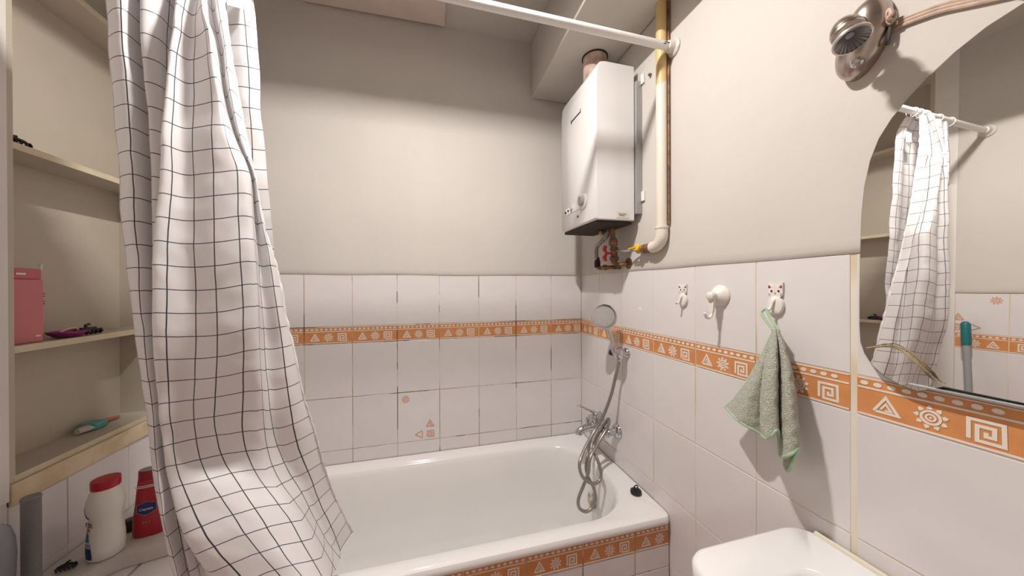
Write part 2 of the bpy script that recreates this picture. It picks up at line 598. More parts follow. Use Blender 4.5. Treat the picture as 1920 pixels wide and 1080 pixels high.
# ------------------------------------------------------------------ bathtub
tub = empty('bathtub', (-0.85, -0.35, 0.0), 'white enamelled bathtub along the back wall', 'bathtub')
def rl(x0, x1, y0, y1, r, z): return [(x, y, z) for x, y in rrect(x0, x1, y0, y1, r, 10)]
X0, X1, Y0, Y1 = -1.70, -0.004, -0.702, -0.004
bm = loft(B(), [
    rl(X0 + .006, X1, Y0 + .012, Y1, .02, .574), rl(X0, X1, Y0 + .002, Y1, .02, .574), rl(X0, X1, Y0, Y1, .02, .580), rl(X0, X1, Y0 + .001, Y1, .02, .590),
    rl(X0 + .004, X1, Y0 + .006, Y1, .02, .598), rl(X0 + .012, X1, Y0 + .014, Y1, .02, .600),
    rl(-1.60, -.078, -.643, -.078, .21, .598), rl(-1.592, -.085, -.637, -.084, .21, .593), rl(-1.583, -.093, -.630, -.092, .205, .575),
    rl(-1.56, -.108, -.618, -.104, .20, .48), rl(-1.53, -.125, -.600, -.118, .19, .36), rl(-1.49, -.15, -.575, -.14, .17, .25),
    rl(-1.44, -.19, -.535, -.175, .15, .205), rl(-1.38, -.25, -.48, -.225, .12, .195)], cap1=True)
addpart('basin', bm, ENAMEL, tub, True)
bm = lathe(B(), [(0.001, 0), (.034, .001), (.034, .006), (.02, .010), (.001, .011)], (-.117, -.33, .44), (-1, 0, .12), 20)
addpart('overflow_cover', bm, mat('overflow_ivory', (0.72, 0.66, 0.52), 0.4, col2=(0.2, 0.13, 0.08), vscale=40), tub, True)
bm = lathe(B(), [(0.001, 0), (.03, .0), (.03, .003), (.012, .004), (.001, .002)], (-.33, -.35, .196), (0, 0, 1), 20)
addpart('drain', bm, CHROME, tub, True)

bm = B()
box(bm, -W + 0.001, -0.004, -0.69 + T, -0.66, 0.002, 0.572)
panel = structure('wall_apron', bm, GROUT_B)
addpart('end_ledge', box(B(), -W + 0.001, -1.702, -0.688, -0.004, 0.574, 0.60), TILE, panel)
po = Vector((0, -0.69, 0))
seams = [-0.004, -0.147, -0.350, -0.551, -0.753, -0.955, -1.157, -1.359, -1.561, -1.763, -W + 0.002]
for b, a in zip(seams, seams[1:]):
    put_border(panel, po, Vector((1, 0, 0)), Vector((0, -1, 0)), a, b, 0.491, 0.570, ufrom=0.0)
    for v0, v1 in ((0.411, 0.491), (0.21, 0.411), (0.004, 0.21)):
        put_tile(panel, po, Vector((1, 0, 0)), Vector((0, -1, 0)), a, b, v0, v1)

# slab in the corner at the left end of the tub
SLAB = mat('slab_grey_white', (0.66, 0.62, 0.57), 0.4, var=0.05, vscale=8)
poly = [(-W + .001, -.004), (-1.56, -.004), (-1.56, -.405), (-1.642, -.435), (-1.69, -.448), (-1.735, -.458), (-1.762, -.482), (-1.785, -.512), (-1.80, -.56), (-1.805, -.68), (-W + .001, -.68)]
bm = B()
prism(bm, poly, lambda u, v, n: (u, v, n), 0.6015, 0.64)
bmesh.ops.bevel(bm, geom=[e for e in bm.edges if abs(e.verts[0].co.z - e.verts[1].co.z) < 1e-4 and e.verts[0].co.z > .63], offset=.003, segments=2, affect='EDGES')
slab = addpart('corner_shelf', bm, SLAB)
setp(slab, 'off-white corner slab with curved front at the curtain end of the bathtub', 'shelf')


# ------------------------------------------------------------------ water heater on the right wall
BOILER = mat('boiler_white', (0.78, 0.765, 0.755), 0.22, coat=0.2)
STEEL = mat('galvanised', (0.42, 0.42, 0.42), 0.45, 0.7)
boiler = empty('water_heater', (-0.015, -0.365, 1.70), 'white wall-mounted gas water heater with a flue under the ceiling duct', 'water heater')
BX0, BX1, BY0, BY1, BZ0, BZ1 = -0.207, -0.032, -0.534, -0.198, 1.702, 2.335
bm = B()
prof = [(BX1, BZ0 + .002), (BX0 + .006, BZ0), (BX0, BZ0 + .006), (BX0, 2.26), (BX0 + .004, 2.30), (BX0 + .012, 2.322), (BX0 + .022, BZ1 - .004), (BX0 + .04, BZ1), (BX1, BZ1)]
def slab_y(bm, prof, y0, y1, ins):
    loops = []
    cx = sum(p[0] for p in prof) / len(prof); cz = sum(p[1] for p in prof) / len(prof)
    for y, k in ((y0, ins), (y0 + ins, 0), (y1 - ins, 0), (y1, ins)):
        loops.append([(x + (k if x < cx else -k) * 0.7, y, z + (k if z < cz else -k) * 0.7) for x, z in prof])
    return loft(bm, loops, True, True)
slab_y(bm, prof, BY0, BY1, 0.004)
addpart('casing', bm, BOILER, boiler, True)
addpart('underside_shade', box(B(), BX0 + .01, BX1 - .004, BY0 + .012, BY1 - .012, BZ0 - .012, BZ0 - .0005, .002), DARK, boiler)  # near-black sheet stands in for the shade of the open underside
addpart('back_plate', box(B(), BX1, -.0045, BY0 - .012, BY1 + .01, 1.73, 2.27, .002), STEEL, boiler)
for zz in (2.275, 1.80):
    addpart('bracket', box(B(), -.012, -.0045, BY0 - .030, BY0 - .012, zz - .02, zz + .02, .002), WHITE_P, boiler)
FLUE = mat('flue_dirty_aluminium', (0.78, 0.66, 0.60), 0.7, 0.0, col2=(0.42, 0.26, 0.20), vscale=16)
flue = addpart('flue', lathe(B(), [(.052, -.06), (.052, -.005), (.056, -.003), (.056, .01), (.052, .012), (.052, .128)], (-.120, -.372, 2.335), (0, 0, 1), 32), FLUE, boiler, True)
lathe_b = lathe(B(), [(.0535, 0), (.0575, .0005), (.0575, .004), (.0535, .0045)], (-.120, -.372, 2.4595), (0, 0, 1), 32)
addpart('collar', lathe_b, DARK, flue, True)
fr = Matrix(((0, 0, -1, BX0 - .0004), (-1, 0, 0, 0), (0, 1, 0, 0), (0, 0, 0, 1)))   # local x -> -y, y -> z, z -> -x
def front(y, z, n=0.0): 
    q = fr.copy(); q.translation = Vector((BX0 - .0004 - n, y, z)); return q
# maker's mark: illegible dark word on the upper front
LOGO = mat('logo_dark', (0.06, 0.055, 0.05), 0.4)
bm = box(B(), BX0 - .0016, BX0, -.398, -.318, 2.1915, 2.1985, .0006)
ball(bm, (BX0 - .001, -.313, 2.193), .007, 12, 8, (.25, .8, 1.2))
box(bm, BX0 - .0016, BX0, -.404, -.400, 2.1915, 2.207)
addpart('maker_mark', bm, LOGO, boiler)
# controls
cp = addpart('control_panel', prism(B(), [(-.525 + .30 + u, v) for u, v in rrect(-.215, -.02, -.0, .028, .012, 5)], lambda u, v, n: (BX0 - n, u, 1.776 + v), 0, .0022), WHITE_P, boiler)
bm = lathe(B(), [(.034, 0), (.034, .004), (.030, .006), (.022, .006)], (BX0, -.425, 1.800), (-1, 0, 0), 32)
addpart('dial_ring', bm, WHITE_P, boiler, True)
GREYK = mat('knob_grey', (0.44, 0.43, 0.43), 0.4)
bm = lathe(B(), [(.020, .004), (.020, .016), (.018, .019), (.001, .019)], (BX0, -.425, 1.800), (-1, 0, 0), 28)
box(bm, BX0 - .024, BX0 - .018, -.429, -.421, 1.783, 1.817, .001)
addpart('knob', bm, GREYK, boiler, True)
for y, z, r in ((-.255, 1.788, .006), (-.283, 1.791, .005), (-.315, 1.793, .012)):
    addpart('button', lathe(B(), [(r, .002), (r, .006), (r * .8, .008), (.0005, .008)], (BX0, y, z), (-1, 0, 0), 18), GREYK if r > .01 else LOGO, boiler, True)
addpart('screw', lathe(B(), [(.005, 0), (.005, .003), (.0005, .004)], (BX0, -.375, 1.745), (-1, 0, 0), 12), LOGO, boiler, True)
bm = box(B(), -.118, -.062, BY0 - .0012, BY0, 1.712, 1.738)
stk = addpart('sticker', bm, mat('sticker_cream', (0.7, 0.68, 0.62), 0.5), boiler)
bm = B()
for zz, a, b in ((1.727, -.108, -.072), (1.721, -.104, -.080)):
    box(bm, a, b, BY0 - .0016, BY0 - .0010, zz - .0012, zz + .0012)
addpart('sticker_lines', bm, LOGO, stk)

# pipework under the heater
BRASS = mat('brass_tarnished', (0.30, 0.16, 0.08), 0.45, 0.8, col2=(0.10, 0.055, 0.04), vscale=45)
RUST_SHADE = mat('rust_and_gap_shade', (0.16, 0.085, 0.06), 0.6, 0.5, col2=(0.35, 0.2, 0.1), vscale=40)
BRAID = mat('braided_hose_steel', (0.40, 0.37, 0.33), 0.45, 0.7, col2=(0.15, 0.12, 0.1), vscale=160)
REDP = mat('valve_red', (0.55, 0.02, 0.03), 0.4)
YELP = mat('valve_yellow', (0.85, 0.52, 0.02), 0.4)
pipes = empty('heater_pipework', (-.03, -.40, 1.53), 'tangled brass valves and braided hose under the water heater', 'pipes')
bm = tube(B(), [(-.07, -.43, 1.689), (-.068, -.43, 1.64), (-.062, -.43, 1.60)], [.010, .012, .014], 14)
lathe(bm, [(.019, 0), (.019, .02), (.016, .021), (.016, .03)], (-.066, -.43, 1.615), (0, 0, 1), 8)
addpart('supply_pipe', bm, RUST_SHADE, pipes, True)
bm = lathe(B(), [(.013, 0), (.013, .012), (.019, .014), (.019, .03), (.014, .032), (.014, .055), (.018, .058), (.018, .068), (.012, .07)], (-.062, -.432, 1.535), (0, 0, 1), 14)
addpart('stop_valve', bm, BRASS, pipes, True)
bm = B()
for s in (1, -1):
    tube(bm, [(-.090, -.415, 1.580), (-.098, -.410, 1.580 + s * .018), (-.094, -.412, 1.580 + s * .034)], [.006, .011, .010], 10, flat=.8)
tube(bm, [(-.064, -.43, 1.58), (-.094, -.413, 1.58)], .005, 8)
addpart('valve_handle', bm, REDP, pipes, True)
bm = tube(B(), catmull([(-.07, -.40, 1.689), (-.072, -.395, 1.665), (-.075, -.36, 1.645), (-.078, -.315, 1.622), (-.075, -.302, 1.585), (-.072, -.302, 1.56)], 6), .009, 10)
addpart('braided_hose', bm, BRAID, pipes, True)
bm = lathe(B(), [(.010, 0), (.014, .002), (.014, .028), (.010, .04), (.010, .048)], (-.070, -.302, 1.525), (0, 0, 1), 10)
addpart('hose_nut', bm, DARK, pipes, True)
bm = tube(B(), catmull([(-.070, -.302, 1.53), (-.068, -.315, 1.522), (-.055, -.36, 1.522), (-.03, -.39, 1.522), (-.0045, -.392, 1.522)], 5), .009, 10)
lathe(bm, [(.014, 0), (.014, .016), (.011, .018)], (-.062, -.345, 1.522), (0, -1, 0), 6)
addpart('lower_elbow', bm, BRASS, pipes, True)
bm = tube(B(), catmull([(-.062, -.432, 1.54), (-.050, -.44, 1.528), (-.03, -.452, 1.53), (-.0045, -.455, 1.535)], 5), .010, 10)
lathe(bm, [(.024, 0), (.024, .004), (.014, .008)], (-.0045, -.455, 1.535), (-1, 0, 0), 16)
addpart('wall_elbow', bm, BRASS, pipes, True)
bm = tube(B(), catmull([(-.06, -.445, 1.59), (-.05, -.49, 1.583), (-.035, -.52, 1.583), (-.026, -.540, 1.583)], 4), .0045, 8)
addpart('gas_feed', bm, STEEL, pipes, True)
GOLD = mat('brass_union', (0.62, 0.44, 0.14), 0.35, 0.8, col2=(0.35, 0.2, 0.08), vscale=50)
addpart('union', lathe(B(), [(.012, 0), (.016, .003), (.016, .016), (.011, .019)], (-.085, -.365, 1.669), (0, 0, 1), 6), GOLD, pipes, True)

# gas pipe
PIPEM = D.materials.new('pipe_yellowed_paint')
PIPEM.use_nodes = True
nt = PIPEM.node_tree
bs = nt.nodes['Principled BSDF']; bs.inputs['Roughness'].default_value = 0.4
tc = nt.nodes.new('ShaderNodeTexCoord'); sp = nt.nodes.new('ShaderNodeSeparateXYZ'); nz = nt.nodes.new('ShaderNodeTexNoise')
nz.inputs['Scale'].default_value = 14
nt.links.new(tc.outputs['Object'], sp.inputs[0]); nt.links.new(tc.outputs['Object'], nz.inputs['Vector'])
ma = nt.nodes.new('ShaderNodeMath'); ma.operation = 'MULTIPLY_ADD'; ma.inputs[1].default_value = 0.12
nt.links.new(nz.outputs['Fac'], ma.inputs[0]); nt.links.new(sp.outputs['Z'], ma.inputs[2])
mr = nt.nodes.new('ShaderNodeMapRange'); mr.inputs[1].default_value = 0.655; mr.inputs[2].default_value = 0.665
nt.links.new(ma.outputs[0], mr.inputs[0])
mx = nt.nodes.new('ShaderNodeMix'); mx.data_type = 'RGBA'
mx.inputs[6].default_value = (0.76, 0.70, 0.60, 1); mx.inputs[7].default_value = (0.70, 0.50, 0.22, 1)
nt.links.new(mr.outputs[0], mx.inputs[0]); nt.links.new(mx.outputs[2], bs.inputs['Base Color'])
GX, GY = -.025, -.682
gas = empty('gas_pipe', (GX, GY, 1.58), 'vertical gas pipe, bare yellow above and white paint below, right of the water heater', 'pipe')
addpart('pipe', tube(B(), [(GX, GY, 1.62), (GX, GY, 2.464)], .0190, 20), PIPEM, gas, True)
CREAMP = mat('elbow_cream', (0.76, 0.70, 0.60), 0.4)
arc = [(GX, GY + .042 - .042 * math.cos(a), 1.625 - .042 * math.sin(a)) for a in [PI / 2 * i / 8 for i in range(9)]]
bm = tube(B(), [(GX, GY, 1.652)] + arc + [(GX, GY + .052, 1.583)], .0215, 18)
lathe(bm, [(.0235, 0), (.0235, .008)], (GX, GY, 1.645), (0, 0, 1), 20)
addpart('elbow', bm, CREAMP, gas, True)
bm = lathe(B(), [(.013, 0), (.019, .002), (.019, .02), (.014, .022), (.014, .03), (.018, .032), (.018, .048), (.012, .05)], (GX, GY + .054, 1.583), (0, 1, 0), 8)
addpart('nipple', bm, RUST_SHADE, gas, True)
bm = lathe(B(), [(.012, 0), (.016, .004), (.016, .03), (.010, .034)], (GX, GY + .104, 1.583), (0, 1, 0), 12)
addpart('valve_body', bm, GOLD, gas, True)
bm = lathe(B(), [(.009, 0), (.014, .002), (.014, .012), (.010, .014)], (GX - .014, GY + .112, 1.588), (-1, 0, .2), 14)
tube(bm, [(GX - .024, GY + .112, 1.590), (GX - .026, GY + .135, 1.589), (GX - .022, GY + .160, 1.588)], [.009, .007, .009], 10, flat=.6)
addpart('valve_lever', bm, YELP, gas, True)
bm = tube(B(), [(GX + .014, GY - .020, 1.66), (GX + .014, GY - .020, 2.464)], .004, 8)
addpart('gap_shade', bm, RUST_SHADE, gas, True)  # dark strip added as the shade in the gap beside the pipe
for zz in (2.12, 1.76):
    addpart('clip', tube(B(), [(GX + .0175 * math.cos(a), GY + .0175 * math.sin(a), zz) for a in [PI * 2 * i / 20 for i in range(21)]] , .0012, 6, False), STEEL, gas) if False else None
addpart('wall_clip', box(B(), GX + .012, -.0042, GY + .017, GY + .026, 2.05, 2.066, .001), STEEL, gas)
setp(addpart('wall_screw', lathe(B(), [(.0055, 0), (.0055, .010), (.004, .012), (.0005, .012)], (-.0042, -.600, 2.262), (-1, 0, 0), 12), mat('screw_dark', (0.2, 0.17, 0.15), 0.5, 0.6), smooth=True),
     'small dark screw in the plaster between heater and gas pipe', 'screw')

# ------------------------------------------------------------------ curtain rod
RY, RZ = -.722, 2.280
rod = empty('curtain_rod', (-.95, RY, RZ), 'white shower curtain rod spanning the room above the bathtub', 'curtain rod')
addpart('rod', tube(B(), [(-W + .006, RY, RZ), (-.012, RY, RZ)], .0135, 20), WHITE_P, rod, True)
for x, d in ((-.0042, -1), (-W + .0045, 1)):
    addpart('flange', lathe(B(), [(.030, 0), (.030, .006), (.022, .012), (.018, .03), (.0145, .032)], (x, RY, RZ), (d, 0, 0), 24), mat('flange_clear_ivory', (0.66, 0.63, 0.55), 0.3), rod, True)
bm = box(B(), -.055, -.036, RY - .0150, RY - .0128, RZ + .001, RZ + .003)
box(bm, -.060, -.050, RY - .0150, RY - .0128, RZ - .005, RZ - .0035)
addpart('printed_mark', bm, LOGO, rod)

# ------------------------------------------------------------------ shower curtain
CURT = D.materials.new('curtain_white_grid')
CURT.use_nodes = True
nt = CURT.node_tree
bs = nt.nodes['Principled BSDF']
bs.inputs['Roughness'].default_value = 0.42
uv = nt.nodes.new('ShaderNodeUVMap'); uv.uv_map = 'cloth'
sp = nt.nodes.new('ShaderNodeSeparateXYZ'); nt.links.new(uv.outputs[0], sp.inputs[0])
def gridline(sock, pitch, wd):
    a = nt.nodes.new('ShaderNodeMath'); a.operation = 'PINGPONG'; a.inputs[1].default_value = pitch / 2
    nt.links.new(sock, a.inputs[0])
    c = nt.nodes.new('ShaderNodeMath'); c.operation = 'LESS_THAN'; c.inputs[1].default_value = wd / 2
    nt.links.new(a.outputs[0], c.inputs[0])
    return c.outputs[0]
g1 = gridline(sp.outputs['X'], 0.0535, 0.0026)
g2 = gridline(sp.outputs['Y'], 0.0530, 0.0020)
mxm = nt.nodes.new('ShaderNodeMath'); mxm.operation = 'MAXIMUM'
nt.links.new(g1, mxm.inputs[0]); nt.links.new(g2, mxm.inputs[1])
mx = nt.nodes.new('ShaderNodeMix'); mx.data_type = 'RGBA'
mx.inputs[6].default_value = (0.88, 0.86, 0.86, 1); mx.inputs[7].default_value = (0.05, 0.05, 0.06, 1)
nt.links.new(mxm.outputs[0], mx.inputs[0]); nt.links.new(mx.outputs[2], bs.inputs['Base Color'])
tr = nt.nodes.new('ShaderNodeBsdfTranslucent'); nt.links.new(mx.outputs[2], tr.inputs[0])
ms = nt.nodes.new('ShaderNodeMixShader'); ms.inputs[0].default_value = 0.22
out = nt.nodes['Material Output']
nt.links.new(bs.outputs[0], ms.inputs[1]); nt.links.new(tr.outputs[0], ms.inputs[2]); nt.links.new(ms.outputs[0], out.inputs[0])

# fold lines of the cloth, each as (px, py, y): directions measured from the photograph, with the fold's own depth
def P(px, py, y): return at(px, py, y=y)
edgeL = [(188, -112), (196, 0), (203, 80), (211, 180), (217, 270), (224, 345), (230, 430), (236, 490), (243, 545), (251, 610), (262, 690), (273, 770), (284, 860), (296, 930), (310, 1010), (326, 1085)]
def col(pts, ys): 
    """ys: list of (py, y) knots"""
    out = []
    for px, py in pts:
        y = ys[-1][1]
        for (p0, y0), (p1, y1) in zip(ys, ys[1:]):
            if py <= p0: y = y0; break
            if py <= p1: y = y0 + (y1 - y0) * (py - p0) / (p1 - p0); break
        out.append(P(px, py, y))
    return out
cols = []
# back layer
cols.append(col([(466, -112), (475, 0), (482, 60), (487, 140), (490, 220), (497, 290), (505, 350), (511, 430), (514, 490), (512, 560), (510, 650), (505, 760), (500, 860), (495, 960), (490, 1060)], [(0, -.675), (500, -.67), (1060, -.655)]))
cols.append(col([(440, -112), (447, 0), (456, 140), (463, 290), (470, 430), (472, 560), (470, 650), (468, 760), (464, 860), (460, 960), (456, 1060)], [(0, -.69), (500, -.672), (1060, -.657)]))
cols.append(col([(395, -112), (398, 0), (402, 140), (408, 290), (412, 430), (415, 560), (415, 650), (412, 760), (410, 860), (405, 960), (400, 1060)], [(0, -.672), (500, -.665), (1060, -.652)]))
cols.append(col([(300, -112), (305, 0), (310, 140), (315, 290), (320, 430), (325, 560), (330, 650), (335, 760), (340, 860), (345, 960), (350, 1060)], [(0, -.69), (500, -.672), (1060, -.66)]))
cols.append(col([(225, -112), (232, 0), (240, 140), (250, 290), (258, 430), (268, 560), (278, 650), (292, 760), (305, 860), (318, 960), (332, 1060)], [(0, -.675), (500, -.675), (1060, -.675)]))
# front layers, left to right
cols.append(col(edgeL, [(0, -.715), (1080, -.71)]))
cols.append(col([(218, -112), (226, 0), (232, 90), (240, 190), (246, 280), (252, 360), (257, 450), (263, 540), (270, 620), (280, 720), (291, 820), (302, 920), (318, 1010), (338, 1090)], [(0, -.752), (500, -.745), (1080, -.73)]))
cols.append(col([(262, -112), (272, 0), (277, 90), (284, 190), (289, 280), (291, 360), (294, 450), (297, 540), (301, 620), (308, 720), (316, 820), (326, 920), (340, 1010), (356, 1090)], [(0, -.695), (500, -.705), (1080, -.70)]))
cols.append(col([(255, -112), (263, 0), (268, 90), (275, 190), (280, 280), (282, 360), (285, 450), (290, 540), (296, 620), (304, 720), (313, 820), (326, 920), (342, 1010), (360, 1090)], [(0, -.755), (480, -.735), (1080, -.715)]))
cols.append(col([(305, -112), (302, 0), (300, 90), (302, 190), (303, 280), (302, 360), (304, 450), (308, 540), (312, 620), (318, 720), (326, 820), (338, 920), (354, 1010), (374, 1090)], [(0, -.745), (480, -.73), (1080, -.705)]))
cols.append(col([(350, -112), (337, 0), (332, 90), (326, 190), (320, 280), (314, 360), (310, 450), (312, 540), (316, 620), (324, 720), (334, 820), (348, 920), (366, 1010), (388, 1090)], [(0, -.692), (480, -.70), (1080, -.695)]))
cols.append(col([(342, -112), (330, 0), (323, 60), (315, 120), (308, 190), (303, 280), (297, 350), (290, 430), (286, 520), (287, 600), (291, 680), (298, 780), (306, 850), (312, 892), (324, 945), (345, 1000), (380, 1050), (420, 1100)], [(0, -.79), (520, -.79), (700, -.775), (892, -.735), (1000, -.775), (1100, -.80)]))
cols.append(col([(378, -112), (366, 0), (361, 60), (355, 130), (351, 200), (350, 300), (350, 400), (351, 480), (353, 560), (354, 650), (352, 750), (352, 820), (362, 868), (390, 920), (425, 975), (465, 1030), (510, 1090)], [(0, -.765), (500, -.775), (650, -.77), (850, -.715), (960, -.78), (1090, -.83)]))
cols.append(col([(372, -112), (378, 0), (388, 60), (396, 130), (402, 200), (405, 300), (408, 400), (411, 480), (414, 560), (414, 650), (412, 750), (414, 810), (428, 862), (460, 910), (492, 960), (530, 1020), (575, 1085)], [(0, -.80), (500, -.80), (650, -.785), (850, -.712), (960, -.775), (1085, -.825)]))
cols.append(col([(368, -112), (377, 0), (392, 45), (400, 80), (409, 135), (417, 195), (428, 245), (446, 290), (461, 320), (466, 370), (469, 430), (473, 480), (476, 560), (479, 640), (481, 740), (484, 830), (505, 890), (545, 945), (585, 1010), (622, 1080)], [(0, -.785), (300, -.79), (500, -.785), (650, -.77), (860, -.72), (980, -.745), (1080, -.77)]))
cols.append(col([(396, -112), (398, 0), (406, 60), (416, 130), (427, 195), (440, 245), (456, 290), (470, 320), (476, 370), (481, 430), (486, 480), (492, 560), (498, 640), (506, 740), (522, 830), (548, 890), (580, 945), (612, 1010), (640, 1075)], [(0, -.72), (300, -.73), (500, -.73), (740, -.715), (860, -.685), (980, -.64), (1080, -.60)]))
cols.append(col([(396, -112), (410, 0), (418, 60), (427, 130), (438, 195), (449, 245), (463, 290), (478, 330), (486, 380), (496, 440), (506, 490), (518, 560), (529, 640), (543, 740), (560, 830), (580, 890), (604, 945), (628, 1000), (640, 1050)], [(0, -.765), (300, -.758), (500, -.74), (740, -.71), (860, -.67), (980, -.60), (1080, -.56)]))
cols.append(col([(408, -112), (421, 0), (428, 60), (437, 120), (447, 175), (456, 225), (466, 275), (478, 330), (489, 390), (500, 440), (516, 490), (527, 540), (537, 600), (552, 660), (569, 740), (586, 795), (602, 850), (618, 905), (642, 960), (662, 997)], [(0, -.735), (300, -.722), (500, -.70), (740, -.665), (860, -.62), (940, -.56), (1000, -.505)]))
for c in cols:
    c[0].z = 2.262
    for q in c: q.z = max(q.z, .614)
    c[0].y = RY + (c[0].y - RY) * 0.5
def resample(pl, n, L=None):
    pl = catmull(pl, 6)
    s = [0.0]
    for a, b in zip(pl, pl[1:]): s.append(s[-1] + (b - a).length)
    tot = s[-1] if L is None else L
    out = []
    j = 0
    for i in range(n + 1):
        t = tot * i / n
        if t >= s[-1]:
            d = (pl[-1] - pl[-3]).normalized()
            out.append(pl[-1] + d * (t - s[-1])); continue
        while s[j + 1] < t: j += 1
        out.append(pl[j].lerp(pl[j + 1], (t - s[j]) / (s[j + 1] - s[j])))
    return out, s[-1]
NV = 150
raw = [resample(c, NV) for c in cols]
LEN = [r[1] for r in raw]
grid = [r[0] for r in raw]
SUBU = 8
rows = []
for i in range(NV + 1):
    rows.append(catmull([g[i] for g in grid], SUBU))
nu = len(rows[0])
# cloth width of each strip = its widest developed width
du = [0.0]
for j in range(1, nu):
    ds = sorted((rows[i][j] - rows[i][j - 1]).length for i in range(NV + 1))
    du.append(du[-1] + ds[int(len(ds) * 0.8)])
lenu = []
for j in range(nu):
    k = j / SUBU; a = int(min(k, len(LEN) - 2)); lenu.append(LEN[a] + (LEN[a + 1] - LEN[a]) * (k - a))
bm = B()
uvl = bm.loops.layers.uv.new('cloth')
vv = []
for i in range(NV + 1):
    r = []
    for j in range(nu):
        p = rows[i][j].copy()
        q = Vector((du[j] * 9, i * 0.09, 1.3))
        amp = 0.0055 * min(1, i / 20)
        p.y += amp * mnoise.noise(q) + 0.003 * (abs(mnoise.noise(q * 1.9 + Vector((2, 7, 0)))) - .3) * min(1, i / 20) + 0.0012 * mnoise.noise(q * 4.1)
        p.x += amp * 0.5 * mnoise.noise(q + Vector((5, 5, 5)))
        r.append(bm.verts.new(p))
    vv.append(r)
for i in range(NV):
    for j in range(nu - 1):
        f = bm.faces.new((vv[i][j], vv[i][j + 1], vv[i + 1][j + 1], vv[i + 1][j]))
        for lp, (a, b) in zip(f.loops, ((i, j), (i, j + 1), (i + 1, j + 1), (i + 1, j))):
            lp[uvl].uv = (du[b] + 0.02, lenu[b] * a / NV + 0.012)
curtain = empty('shower_curtain', (-1.44, -.72, .70), 'white shower curtain with a thin black grid, bunched at the left end', 'curtain')
bm.transform(pw(curtain).inverted())
me = D.meshes.new('cloth'); bm.to_mesh(me); bm.free()
me.polygons.foreach_set('use_smooth', [True] * len(me.polygons))
cl = link('cloth', me, curtain, CURT)
# frilled side hem
HEM = mat('hem_white', (0.80, 0.78, 0.77), 0.6)
hp = []
for i in range(0, NV + 1):
    q = rows[i][-1]
    hp.append(q + Vector((0.003 * mnoise.noise(Vector((i * .5, 0, 0))), 0.003 * mnoise.noise(Vector((0, i * .5, 0))) - .002, 0)))
rs = [0.0028 + 0.0016 * mnoise.noise(Vector((i * .45, 3, 0))) + (0.003 if 70 < i < 95 else 0) * (0.5 + 0.5 * mnoise.noise(Vector((i * .3, 9, 1)))) for i in range(NV + 1)]
addpart('side_hem', tube(B(), hp, rs, 8), HEM, curtain, 'all')
# care tag
c = at(446, 6, y=-.70)
bm = B()
f = lambda u, v, n: c + Vector((u, -n - .006, v + .10 * u))
prism(bm, [(-.020, -.012), (.018, -.020), (.024, .03), (-.020, .03)], f, 0, .001)
tagp = addpart('care_tag', bm, mat('tag_white', (0.9, 0.9, 0.9), 0.5), curtain)
# rings on the rod
tops = [0, 2, 5, 8, 11, 13, 16]
ring_me = None
for n_, k in enumerate(tops):
    p = grid[k][0]
    x = p.x
    pts = [Vector((0, 0.020 * math.sin(a), 0.020 * math.cos(a) - .006)) for a in [2 * PI * i / 24 for i in range(25)]]
    if ring_me is None:
        bm = tube(B(), pts, .0022, 8, False)
        ring_me = D.meshes.new('curtain_ring'); bmesh.ops.recalc_face_normals(bm, faces=bm.faces); bm.to_mesh(ring_me); bm.free()
        ring_me.materials.append(WHITE_P)
        ring_me.polygons.foreach_set('use_smooth', [True] * len(ring_me.polygons))
    r_ = D.objects.new('curtain_ring', ring_me); COL.objects.link(r_)
    r_.location = (x, RY, RZ)
    setp(r_, 'small white plastic ring holding the grid curtain on the rod', 'curtain ring', 'curtain rings on the rod')

# ------------------------------------------------------------------ built-in shelving in the left wall
NX = -W - 0.125
shelving = empty('shelving_unit', (-1.96, -.275, .93), 'cream melamine built-in shelves in the left wall behind the curtain', 'shelves')
addpart('back_panel', box(B(), NX - .012, NX, NY0 + .001, -.0005, NZ0 - .03, NZ1 - .001), MELAMINE, shelving)
HOLES = B()
sp_ = addpart('side_panel', box(B(), NX, -W - .002, NY1 - .003, -.0005, NZ0 - .03, NZ1 - .001), MELAMINE, shelving)
for k in range(44):
    z = 1.02 + k * 0.032
    bm = lathe(HOLES, [(.0022, 0), (.0022, .0006)], (-W - .045, NY1 - .003, z), (0, -1, 0), 8)
addpart('pin_holes', HOLES, BLACK, sp_)['kind'] = 'stuff'
addpart('side_panel', box(B(), NX, -W - .002, NY0 + .001, NY0 + .019, NZ0 - .03, NZ1 - .001), MELAMINE, shelving)
for z, nm in ((.943, 'bottom'), (1.282, ''), (1.820, ''), (2.345, '')):
    s = addpart('shelf', box(B(), NX, -W - .004, NY0 + .019, NY1 - .003, z - .018, z), MELAMINE, shelving)
    addpart('edge_band', box(B(), -W - .004, -W - .002, NY0 + .019, NY1 - .003, z - .018, z), EDGEB, s)
addpart('bottom_rail', box(B(), -W - T, -W + .008, NY0 + .001, -.004, .872, .926, .003), WOOD, shelving)

